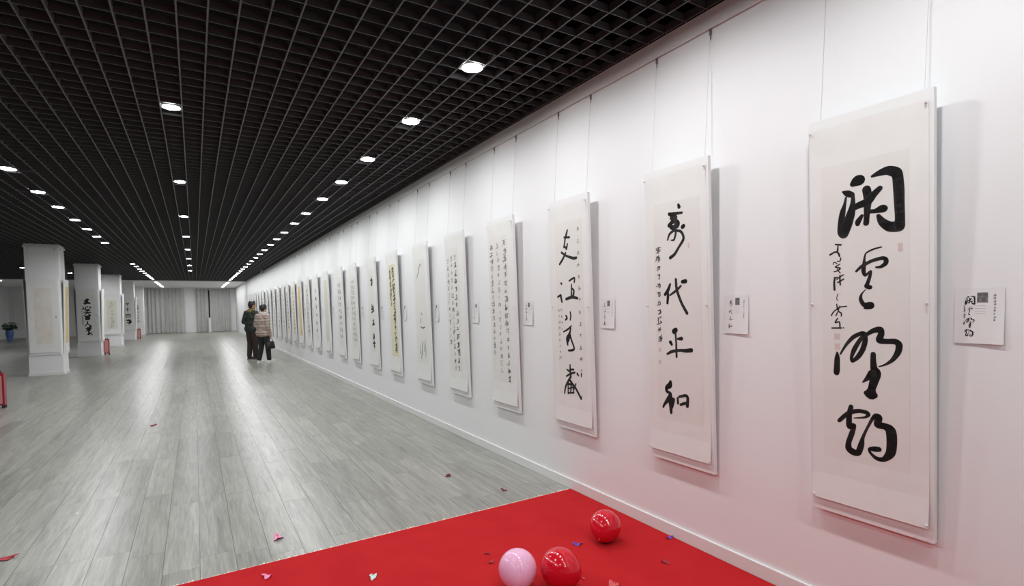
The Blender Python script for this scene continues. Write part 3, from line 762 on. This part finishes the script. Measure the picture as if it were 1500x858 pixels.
# ------------------------------------------------------------------ curtains and windows
def curtain(x0, x1, label, seed):
    rg2 = random.Random(seed)
    n = int((x1-x0)/0.014)
    zs = [0.02, 0.5, 1.0, 1.5, 2.0, 2.5, 2.9, 3.04]
    t = tag(empty('curtain', ((x0+x1)/2, END-0.14, 0)), label, 'curtain')
    ph = [rg2.uniform(0, 6.28) for _ in range(4)]
    vs, fs = [], []
    cx = (x0+x1)/2
    for side in (0, 1):
        for z in zs:
            for i in range(n+1):
                xx = x0+(x1-x0)*i/n
                amp = 0.052 + 0.020*math.sin(xx*3.1+ph[0])
                w_ = math.sin(xx*2*math.pi/0.235+1.1*math.sin(xx*4.3+ph[1])); y = amp*(abs(w_)**0.6)*(1 if w_ > 0 else -1) + 0.012*math.sin(xx*2*math.pi/0.31+ph[2]+z*0.4)
                y *= 0.75+0.25*(3.04-z)/3
                vs.append((xx-cx, y+(0.004 if side else 0), z))
    row = n+1; m_ = len(zs)*row
    for j in range(len(zs)-1):
        for i in range(n):
            a = j*row+i
            fs.append((a, a+1, a+row+1, a+row)); fs.append((m_+a, m_+a+row, m_+a+row+1, m_+a+1))
    link('drape', pydata('drape', vs, fs), t, M['curtain'], smooth=True)
    box('heading_tape', x0-cx, x1-cx, -0.012, 0.016, 3.035, 3.075, M['curtain'], t)
    box('curtain_track', x0-cx, x1-cx, -0.02, 0.02, 3.075, 3.104, M['trim'], t)
curtain(-2.70, -1.66, 'grey pleated floor-length curtain on the wide window, half next to the columns', 1)
curtain(-1.655, -0.63, 'grey pleated floor-length curtain on the wide window, half next to the wall pier', 2)
curtain(0.11, 0.84, 'narrow grey pleated curtain left of the dark window gap', 3)
curtain(0.93, 2.22, 'wide grey pleated curtain right of the dark window gap', 4)
for i, (a, b) in enumerate(((-2.55, -0.78), (0.25, 2.05))):
    f = struct(box('window_%d' % (i+1), a, b, END-0.02, END, 1.0, 2.95, M['glass']), 'dark window behind the grey curtains')
    bm = bmesh.new()
    add_box(bm, a-0.05, b+0.05, END-0.05, END, 0.95, 1.0); add_box(bm, a-0.05, b+0.05, END-0.04, END, 2.95, 3.0)
    add_box(bm, a-0.05, a, END-0.04, END, 1.0, 2.95); add_box(bm, b, b+0.05, END-0.04, END, 1.0, 2.95)
    link('window_frame', mesh_of(bm), f, M['trim'])

t = tag(empty('post', (0.885, END-0.36, 0)), 'slim white post standing before the gap between the grey curtains', 'post')
box('shaft', -0.07, 0.07, -0.07, 0.07, 0.03, 0.98, M['wall'], t, bevel=0.006)
box('base', -0.10, 0.10, -0.10, 0.10, 0.0, 0.03, M['trim'], t, bevel=0.004)
box('cap', -0.08, 0.08, -0.08, 0.08, 0.98, 1.0, M['trim'], t, bevel=0.004)

# ------------------------------------------------------------------ extinguisher boxes
def extinguisher_box(x, y, label):
    t = tag(empty('extinguisher_box', (x, y, 0)), label, 'fire box')
    box('body', -0.075, 0.075, -0.06, 0.06, 0.05, 0.54, M['fire_red'], t, bevel=0.008)
    box('front_panel', -0.062, 0.050, -0.064, -0.0595, 0.075, 0.515, M['fire_pink'], t, bevel=0.002)
    box('lid', -0.070, 0.070, -0.055, 0.055, 0.54, 0.56, M['fire_red'], t, bevel=0.006)
    bm = bmesh.new()
    for s in (-1, 1): add_tube(bm, (s*0.03, 0, 0.555), (s*0.03, 0, 0.580), 0.006, n=8)
    add_tube(bm, (-0.036, 0, 0.582), (0.036, 0, 0.582), 0.007, n=8)
    link('handle', mesh_of(bm), t, M['black'])
    for sx in (-1, 1):
        for s2 in (-1, 1):
            box('foot', sx*0.055-0.018, sx*0.055+0.018, s2*0.042-0.016, s2*0.042+0.016, 0, 0.051, M['black'], t)
extinguisher_box(-2.685, 11.24, 'pinkish red extinguisher box standing alone on the plank floor')
extinguisher_box(-2.69, 23.14, 'dark red extinguisher box beside the seven-character column')
extinguisher_box(-2.66, 35.2, 'dark red extinguisher box beside the column at the white ceiling edge')

# ------------------------------------------------------------------ potted plant
t = tag(empty('potted_plant', (-8.66, 38.5, 0)), 'leafy dark green plant in a tall blue glazed vase', 'plant')
bm = bmesh.new()
add_lathe(bm, [(0.12, 0.0), (0.125, 0.03), (0.115, 0.06), (0.14, 0.22), (0.165, 0.42), (0.17, 0.52), (0.15, 0.60), (0.16, 0.64), (0.145, 0.645), (0.135, 0.60)], 28, cap_top=False)
link('vase', mesh_of(bm), t, M['pot'], smooth=True)
bm = bmesh.new(); add_lathe(bm, [(0.136, 0.58), (0.134, 0.605)], 20); link('soil', mesh_of(bm), t, M['soil'])
rg = random.Random(5)
bm = bmesh.new()
stems = bmesh.new()
for i in range(85):
    a = rg.uniform(0, 6.283); r = 0.05+0.20*math.sqrt(rg.random()); z = 0.66+0.42*rg.random()*(1-0.45*(r/0.25)**2)
    tip = Vector((r*math.cos(a), r*math.sin(a), z))
    add_tube(stems, (0.05*math.cos(a), 0.05*math.sin(a), 0.60), tip, 0.006, 0.003, n=5)
    d = Vector((math.cos(a), math.sin(a), rg.uniform(-0.4, 0.5))).normalized()
    s = d.cross(Vector((0, 0, 1))).normalized(); up = s.cross(d)
    L_, w_ = rg.uniform(0.10, 0.16), rg.uniform(0.03, 0.05)
    for da in (-0.6, 0.6, 0):
        dd = (d + s*da).normalized(); ss = dd.cross(up).normalized()
        p = [tip, tip+dd*L_*0.4+ss*w_+up*0.012, tip+dd*L_*0.4-up*0.008, tip+dd*L_*0.4-ss*w_+up*0.012, tip+dd*L_-up*0.04]
        vv = [bm.verts.new(q) for q in p]
        bm.faces.new((vv[0], vv[1], vv[2])); bm.faces.new((vv[0], vv[2], vv[3])); bm.faces.new((vv[1], vv[4], vv[2])); bm.faces.new((vv[2], vv[4], vv[3]))
link('foliage', mesh_of(bm), t, M['leaf']); link('stems', mesh_of(stems), t, M['leaf'])

# ------------------------------------------------------------------ small camera under the ceiling edge
t = tag(empty('surveillance_camera', (2.42, 23.8, CEIL)), 'small white surveillance camera under the ceiling edge above the scrolls', 'camera')
box('mount_plate', -0.05, 0.05, -0.05, 0.05, -0.012, 0.0, M['camera_shell'], t, bevel=0.003)
bm = bmesh.new(); add_tube(bm, (0, 0, -0.05), (0, 0, -0.012), 0.014, n=12); link('stalk', mesh_of(bm), t, M['camera_shell'])
bm = bmesh.new(); add_box(bm, -0.05, 0.05, -0.10, 0.09, -0.135, -0.05); bmesh.ops.bevel(bm, geom=list(bm.edges), offset=0.012, segments=3, affect='EDGES')
b_ = link('housing', mesh_of(bm), t, M['camera_shell'])
bm = bmesh.new(); add_tube(bm, (0, -0.108, -0.092), (0, -0.098, -0.092), 0.026, n=16); link('lens', mesh_of(bm), b_, M['black'])

# ------------------------------------------------------------------ balloons
def balloon(center, r, tilt, rz, material, label):
    t = tag(empty('balloon', (center[0], center[1], 0.006), rz), label, 'balloon')
    bm = bmesh.new()
    bmesh.ops.create_uvsphere(bm, u_segments=40, v_segments=28, radius=r)
    for v in bm.verts:
        k = v.co.z/r
        if k < 0:                                     # narrows towards the neck
            f = 1 - 0.16*(-k)**1.6
            v.co.x *= f; v.co.y *= f; v.co.z *= 1.13
        else:
            v.co.z *= 1.02
    R_ = Matrix.Rotation(tilt, 4, 'X')
    bmesh.ops.transform(bm, matrix=R_, verts=bm.verts)
    low = min(v.co.z for v in bm.verts)
    bmesh.ops.translate(bm, verts=bm.verts, vec=(0, 0, -low))
    link('skin', mesh_of(bm), t, M[material], smooth=True)
    bm = bmesh.new()
    add_lathe(bm, [(0.004, -r*1.13+0.002), (0.006, -r*1.13-0.004), (0.004, -r*1.13-0.008), (0.010, -r*1.13-0.018), (0.009, -r*1.13-0.019)], 12)
    bmesh.ops.transform(bm, matrix=R_, verts=bm.verts); bmesh.ops.translate(bm, verts=bm.verts, vec=(0, 0, -low))
    link('knot', mesh_of(bm), t, M[material], smooth=True)
balloon((1.402, 2.297), 0.100, math.radians(62), math.radians(150), 'balloon_pink', 'shiny pale pink balloon resting on the red carpet')
balloon((1.592, 2.181), 0.102, math.radians(75), math.radians(215), 'balloon_red', 'glossy red balloon touching distance from the pink balloon on the carpet')
balloon((2.144, 2.456), 0.096, math.radians(70), math.radians(120), 'balloon_red', 'glossy red balloon lying by itself near the baseboard on the carpet')

# ------------------------------------------------------------------ burst balloon scraps
def scrap(x, y, z, size, material, label, seed, stretch=1.6):
    rg2 = random.Random(seed)
    t = tag(empty('balloon_scrap', (x, y, z), rg2.uniform(0, 6.28)), label, 'scrap')
    n, rings = 16, 4
    ph = [rg2.uniform(0, 6.28) for _ in range(3)]
    def pt(i, j):
        a = 2*math.pi*i/n
        r = size*0.5*j/rings*(1+0.28*math.sin(3*a+ph[0])+0.15*math.sin(5*a+ph[1]))
        px, py = r*math.cos(a)*stretch, r*math.sin(a)
        h = 0.30*size*(j/rings)**2*(0.55+0.45*math.sin(2*a+ph[2])) + 0.05*size*math.sin(4*a+ph[1])*(j/rings)
        return (px, py, max(h, 0) + 0.0012)
    vs, fs = [], []
    for side in (0, 1):
        vs.append((0, 0, 0.0012-(0.0008 if side else 0)))
        for j in range(1, rings+1):
            for i in range(n):
                p = pt(i, j); vs.append((p[0], p[1], p[2]-(0.0008 if side else 0)))
    m_ = 1+rings*n
    for o_ in (0, m_):
        for i in range(n):
            q = (o_, o_+1+i, o_+1+(i+1) % n)
            fs.append(q if o_ == 0 else q[::-1])
            for j in range(rings-1):
                a = o_+1+j*n+i; b = o_+1+j*n+(i+1) % n
                q = (a, a+n, b+n, b)
                fs.append(q if o_ == 0 else q[::-1])
    for i in range(n):
        a = 1+(rings-1)*n+i; b = 1+(rings-1)*n+(i+1) % n
        fs.append((a, a+m_, b+m_, b))
    link('skin', pydata('skin', vs, fs), t, M[material], smooth=True)
    bm = bmesh.new()
    add_lathe(bm, [(0.0015, 0.0), (size*0.07, size*0.05), (size*0.05, size*0.12), (size*0.09, size*0.18)], 8)
    bmesh.ops.rotate(bm, verts=bm.verts, cent=(0, 0, 0), matrix=Matrix.Rotation(math.radians(70), 3, 'Y'))
    bmesh.ops.translate(bm, verts=bm.verts, vec=(size*0.3*stretch, 0, size*0.10+0.001))
    link('torn_neck', mesh_of(bm), t, M[material], smooth=True)
K = 0.006
scrap(-0.507, 8.227, 0, 0.055, 'scrap_red', 'tiny red balloon scrap lying alone far out on the plank floor', 1)
scrap(-1.03, 4.27, 0, 0.055, 'scrap_red', 'flat crimson balloon scrap on grey planks well left of the carpet', 2, 2.0)
scrap(-0.792, 4.945, 0, 0.024, 'scrap_white', 'tiny whitish paper-like scrap on the grey planks', 3)
scrap(0.414, 3.66, 0, 0.052, 'scrap_pink', 'bright pink balloon scrap on grey planks just off the carpet edge', 4)
scrap(1.855, 4.177, 0, 0.040, 'scrap_dark', 'dark red scrap on the planks, farther from the carpet corner', 5)
scrap(2.078, 3.598, 0, 0.034, 'scrap_dark', 'dark red scrap on the planks, close to the carpet corner', 6)
scrap(0.294, 3.148, K, 0.040, 'scrap_pink', 'pink balloon scrap on the red carpet near its frayed edge', 7)
scrap(0.788, 2.818, K, 0.038, 'scrap_mint', 'pale mint balloon scrap on the red carpet', 8)
scrap(1.447, 2.715, K, 0.022, 'scrap_red', 'small red scrap on the carpet behind the pink balloon', 9)
scrap(1.416, 2.607, K, 0.026, 'scrap_red', 'curled red scrap on the carpet right behind the pink balloon', 10)
scrap(1.967, 2.511, K, 0.036, 'scrap_purple', 'purple balloon scrap on the carpet between the two red balloons', 11)
scrap(2.505, 2.265, K, 0.030, 'scrap_purple', 'purple balloon scrap pushed against the white baseboard', 12)
scrap(2.245, 2.065, K, 0.034, 'scrap_red', 'red scrap on the carpet near the wall, past the lone red balloon', 13)
scrap(1.825, 2.03, K, 0.050, 'scrap_salmon', 'salmon red scrap on the carpet beside the red balloon', 14)

# ------------------------------------------------------------------ people
def capsule(bm, p, r, q=None, r2=None, sq=(1, 1, 1)):
    tmp = bmesh.new()
    for c, rr in ((p, r), (q if q is not None else p, r2 if r2 is not None else r)):
        res = bmesh.ops.create_icosphere(tmp, subdivisions=2, radius=rr)
        for v in res['verts']:
            v.co = Vector((v.co.x*sq[0], v.co.y*sq[1], v.co.z*sq[2])) + Vector(c)
        if q is None: break
    if q is not None:
        res = bmesh.ops.convex_hull(tmp, input=list(tmp.verts))
        bmesh.ops.delete(tmp, geom=list({g for g in res['geom_interior'] if isinstance(g, bmesh.types.BMVert)}), context='VERTS')
    me = bpy.data.meshes.new('tmp'); tmp.to_mesh(me); tmp.free()
    bm.from_mesh(me); bpy.data.meshes.remove(me)
def fused(bm, voxel, smooth=4):
    me = bpy.data.meshes.new('tmp'); bm.to_mesh(me); bm.free()
    o = bpy.data.objects.new('tmp', me); COL.objects.link(o)
    r = o.modifiers.new('r', 'REMESH'); r.mode = 'VOXEL'; r.voxel_size = voxel; r.adaptivity = 0
    s = o.modifiers.new('s', 'SMOOTH'); s.iterations = smooth; s.factor = 0.5
    dg = bpy.context.evaluated_depsgraph_get()
    res = bpy.data.meshes.new_from_object(o.evaluated_get(dg))
    bpy.data.objects.remove(o); bpy.data.meshes.remove(me)
    return res
def hand(bm, wrist, down, side, fwd, s):
    """palm and five bent fingers; down = direction of the hand, fwd = thumb side, side = palm normal"""
    d, f, n = Vector(down).normalized(), Vector(fwd).normalized(), Vector(side).normalized()
    w = Vector(wrist)
    capsule(bm, w, 0.024*s, w+d*0.03*s, 0.024*s)
    for k, off in enumerate((0.030, 0.010, -0.010, -0.028)):
        base = w+d*0.085*s+f*off*s
        capsule(bm, w+d*0.02*s+f*off*0.6*s, 0.016*s, base, 0.0125*s)
        l = (0.040, 0.046, 0.042, 0.032)[k]*s
        j = base+(d*0.85+n*0.35).normalized()*l
        tip = j+(d*0.55+n*0.8).normalized()*l*0.85
        capsule(bm, base, 0.0095*s, j, 0.0088*s); capsule(bm, j, 0.0088*s, tip, 0.0078*s)
    b = w+d*0.025*s+f*0.028*s
    j = b+(d*0.6+f*0.8).normalized()*0.038*s
    capsule(bm, b, 0.0125*s, j, 0.0105*s); capsule(bm, j, 0.0105*s, j+(d*0.9+n*0.4).normalized()*0.030*s, 0.009*s)
def person(loc, facing, H, label, spec):
    """local axes: +y forward, +x to the right; built for a 1.70 m figure and scaled to H"""
    t = tag(empty('person', (loc[0], loc[1], 0), math.atan2(-facing[0], facing[1])), label, 'person')
    s = H/1.70
    V = lambda x, y, z: Vector((x*s, y*s, z*s))
    hd = Matrix.Rotation(spec['head_turn'], 3, 'Z')
    neck, headc = V(0, 0.015, 1.42), V(0, 0.055, 1.585)
    def hp(x, y, z): return headc + hd @ Vector((x*s, y*s, z*s))
    bm = bmesh.new()
    # head with face
    capsule(bm, hp(0, -0.012, 0.025), 0.088*s, hp(0, 0.022, 0.015), 0.080*s, (0.88, 1, 1.06))
    capsule(bm, hp(0, 0.035, -0.035), 0.058*s, hp(0, 0.050, -0.075), 0.036*s)
    capsule(bm, hp(0, 0.092, 0.000), 0.010*s, hp(0, 0.106, -0.024), 0.013*s)
    capsule(bm, hp(-0.018, 0.090, -0.058), 0.007*s, hp(0.018, 0.090, -0.058), 0.007*s)
    for q in (-1, 1):
        capsule(bm, hp(q*0.030, 0.086, 0.012), 0.011*s)
        capsule(bm, hp(q*0.080, -0.005, 0.015), 0.014*s, hp(q*0.080, -0.002, -0.020), 0.011*s, (0.6, 1, 1.2))
    capsule(bm, neck, 0.056*s, hp(0, -0.015, -0.05), 0.052*s)
    # trunk
    capsule(bm, V(-0.10, 0, 1.36), 0.075*s, V(0.10, 0, 1.36), 0.075*s)
    capsule(bm, V(-0.07, 0.01, 1.24), 0.100*s, V(0.07, 0.01, 1.24), 0.100*s)
    capsule(bm, V(-0.05, 0.005, 1.05), 0.095*s, V(0.05, 0.005, 1.05), 0.095*s)
    capsule(bm, V(-0.075, 0, 0.93), 0.100*s, V(0.075, 0, 0.93), 0.100*s)
    capsule(bm, V(0, 0, 1.30), 0.11*s, V(0, 0, 0.95), 0.11*s)
    # arms
    for q in (-1, 1):
        sh, el, wr = V(q*0.175, 0, 1.365), V(*spec['elbow'][q]), V(*spec['wrist'][q])
        capsule(bm, V(q*0.11, 0, 1.36), 0.06*s, sh, 0.056*s)
        capsule(bm, sh, 0.054*s, el, 0.042*s); capsule(bm, el, 0.042*s, wr, 0.028*s)
        hand(bm, wr, wr-el, V(-q, 0.0, 0) if abs((wr-el).z) > abs((wr-el).y) else V(-q*0.6, 0, -0.6), V(0, 1, 0.2) if abs((wr-el).z) > abs((wr-el).y) else V(0, 0, 1), s)
    # legs
    for q in (-1, 1):
        hip, kn, an = V(q*0.085, 0, 0.90), V(*spec['knee'][q]), V(*spec['ankle'][q])
        capsule(bm, hip, 0.092*s, kn, 0.056*s); capsule(bm, kn, 0.054*s, an, 0.038*s)
        capsule(bm, an+V(0, -0.03, -0.055), 0.028*s, an+V(0, 0.13, -0.06), 0.022*s)
    link('body', fused(bm, 0.0075, 2), t, M['skin'], smooth=True)
    # hair
    bm = bmesh.new()
    capsule(bm, hp(0, -0.030, 0.045), 0.090*s, hp(0, 0.012, 0.060), 0.083*s, (0.95, 1, 1.0))
    capsule(bm, hp(0, -0.055, 0.010), 0.074*s, hp(0, -0.052, spec['hair_low']), 0.060*s, (1.05, 0.9, 1))
    for q in (-1, 1):
        capsule(bm, hp(q*0.062, -0.02, 0.03), 0.036*s, hp(q*0.066, 0.020, 0.02), 0.022*s)
    link('hair', fused(bm, 0.009, 2), t, M['hair'], smooth=True)
    # trousers
    bm = bmesh.new()
    capsule(bm, V(-0.07, 0, 0.95), 0.115*s, V(0.07, 0, 0.95), 0.115*s)
    for q in (-1, 1):
        hip, kn, an = V(q*0.085, 0, 0.90), V(*spec['knee'][q]), V(*spec['ankle'][q])
        lw = spec['leg_width']
        capsule(bm, hip, 0.108*s, kn, 0.076*lw*s); capsule(bm, kn, 0.076*lw*s, an+V(0, -0.01, 0.03), 0.062*lw*s)
    link('trousers', fused(bm, 0.010, 3), t, spec['trousers'], smooth=True)
    # jacket with sleeves
    g, lo = spec['bulk'], spec['hem']
    bm = bmesh.new()
    capsule(bm, V(-0.12, -0.005, 1.355), (0.080*g)*s, V(0.12, -0.005, 1.355), (0.080*g)*s)
    capsule(bm, V(-0.085, 0, 1.22), 0.118*g*s, V(0.085, 0, 1.22), 0.118*g*s)
    capsule(bm, V(-0.08, 0, 1.05), 0.120*g*s, V(0.08, 0, 1.05), 0.120*g*s)
    capsule(bm, V(-0.085, 0, lo+0.10), 0.125*g*s, V(0.085, 0, lo+0.10), 0.125*g*s)
    capsule(bm, V(0, 0, 1.33), 0.12*g*s, V(0, 0, lo+0.1), 0.125*g*s)
    capsule(bm, V(0, 0.005, 1.41), 0.070*g*s, V(0, 0.02, 1.45), 0.066*g*s)
    for q in (-1, 1):
        sh, el, wr = V(q*0.178, 0, 1.36), V(*spec['elbow'][q]), V(*spec['wrist'][q])
        capsule(bm, sh, 0.070*g*s, el, 0.062*g*s); capsule(bm, el, 0.062*g*s, wr, 0.047*g*s)
    jm = fused(bm, 0.010, 3)
    if spec['puffed']:
        for v in jm.vertices:
            k = abs(math.sin(v.co.z/s*math.pi/0.085))**0.5
            nrm = Vector((v.normal.x, v.normal.y, 0))
            v.co += nrm*(0.016*(k-0.6))*s
    jk = link('jacket', jm, t, spec['jacket'], smooth=True)
    bm = bmesh.new()
    for a in range(14):
        th0, th1 = 2*math.pi*a/14, 2*math.pi*(a+1)/14
        p0 = V(0.072*math.cos(th0), 0.02+0.075*math.sin(th0), 1.445+0.010*math.sin(3*th0)); p1 = V(0.072*math.cos(th1), 0.02+0.075*math.sin(th1), 1.445+0.010*math.sin(3*th1))
        capsule(bm, p0, 0.034*s, p1, 0.034*s)
        if spec['scarf_big']:
            capsule(bm, p0*1.0+V(0.02*math.cos(th0), 0.02*math.sin(th0), -0.05), 0.038*s, p1+V(0.02*math.cos(th1), 0.02*math.sin(th1), -0.05), 0.038*s)
    link('scarf' if spec['scarf_big'] else 'collar', fused(bm, 0.009, 2), t, spec['collar'], smooth=True)
    for q in (-1, 1):
        an = V(*spec['ankle'][q])
        bm = bmesh.new()
        capsule(bm, Vector((an.x, an.y-0.035*s, 0.050)), 0.046*s, Vector((an.x+q*0.012*s, an.y+0.12*s, 0.044)), 0.042*s, (1, 1, 0.9))
        capsule(bm, Vector((an.x, an.y-0.01*s, 0.075)), 0.048*s)
        for v in bm.verts:
            if v.co.z < 0.012: v.co.z = 0.012
        sh = link('shoe', fused(bm, 0.008, 2), t, spec['shoe'], smooth=True)
        bm = bmesh.new()
        pts = []
        for a in range(20):
            th0 = 2*math.pi*a/20
            yy = 0.145*math.sin(th0); ww = 0.046+(0.006 if yy > 0 else 0)
            pts.append((an.x+ww*s*math.cos(th0)+q*0.006*s, an.y+(0.045+yy)*s))
        a_ = [bm.verts.new((x_, y_, 0.0)) for x_, y_ in pts]; b_ = [bm.verts.new((x_, y_, 0.022)) for x_, y_ in pts]
        for a in range(20): bm.faces.new((a_[a], a_[(a+1) % 20], b_[(a+1) % 20], b_[a]))
        bm.faces.new(a_[::-1]); bm.faces.new(b_)
        link('sole', mesh_of(bm), sh, spec['sole'])
    return t, s
man = dict(head_turn=-0.35, hair_low=-0.045, elbow={-1: (-0.235, -0.05, 1.10), 1: (0.235, -0.05, 1.10)}, wrist={-1: (-0.13, 0.17, 1.02), 1: (0.13, 0.17, 1.02)},
    knee={-1: (-0.085, 0.015, 0.49), 1: (0.095, 0.02, 0.49)}, ankle={-1: (-0.085, -0.02, 0.085), 1: (0.10, 0.03, 0.085)}, leg_width=1.08, trousers=M['trousers_brown'],
    bulk=1.12, hem=0.80, puffed=False, jacket=M['jacket_green'], scarf_big=True, collar=M['scarf'], shoe=M['shoe_dark'], sole=M['sole'])
person((1.44, 17.45), (0.78, 0.62), 1.75, 'person in a dark green jacket and ochre scarf with hands in front', man)
woman = dict(head_turn=0.15, hair_low=-0.03, elbow={-1: (-0.235, -0.02, 1.10), 1: (0.235, -0.03, 1.07)}, wrist={-1: (-0.12, 0.18, 1.00), 1: (0.215, 0.05, 0.85)},
    knee={-1: (-0.09, 0.02, 0.48), 1: (0.12, 0.06, 0.48)}, ankle={-1: (-0.10, -0.05, 0.085), 1: (0.12, 0.10, 0.085)}, leg_width=1.02, trousers=M['trousers_black'],
    bulk=1.10, hem=0.78, puffed=True, jacket=M['puffer'], scarf_big=False, collar=M['collar'], shoe=M['shoe_white'], sole=M['shoe_white'])
wt, ws = person((1.60, 16.05), (0.80, 0.60), 1.63, 'person in a pinkish beige padded jacket, black trousers and white shoes, holding a black bag', woman)
# the bag hangs from the right hand
c_, s_ = math.cos(wt.rotation_euler.z), math.sin(wt.rotation_euler.z)
lx, ly = 0.215*ws, 0.06*ws
bx_, by_ = wt.location.x+c_*lx-s_*ly, wt.location.y+s_*lx+c_*ly
t = tag(empty('handbag', (bx_, by_, 0.40), wt.rotation_euler.z), 'black bag hanging from the hand of the person in the padded jacket', 'bag')
bm = bmesh.new(); add_box(bm, -0.055, 0.055, -0.14, 0.14, 0.0, 0.21)
for v in bm.verts:
    if v.co.z > 0.1: v.co.x *= 0.55; v.co.y *= 0.85
bmesh.ops.bevel(bm, geom=list(bm.edges), offset=0.02, segments=3, affect='EDGES')
link('pouch', mesh_of(bm), t, M['bag'], smooth=True)
bm = bmesh.new()
pts = [(0, 0.09*math.cos(a), 0.205+0.085*math.sin(a)) for a in [math.pi*i/10 for i in range(11)]]
for a, b in zip(pts[:-1], pts[1:]): add_tube(bm, a, b, 0.007, n=8)
link('handle', mesh_of(bm), t, M['bag'])
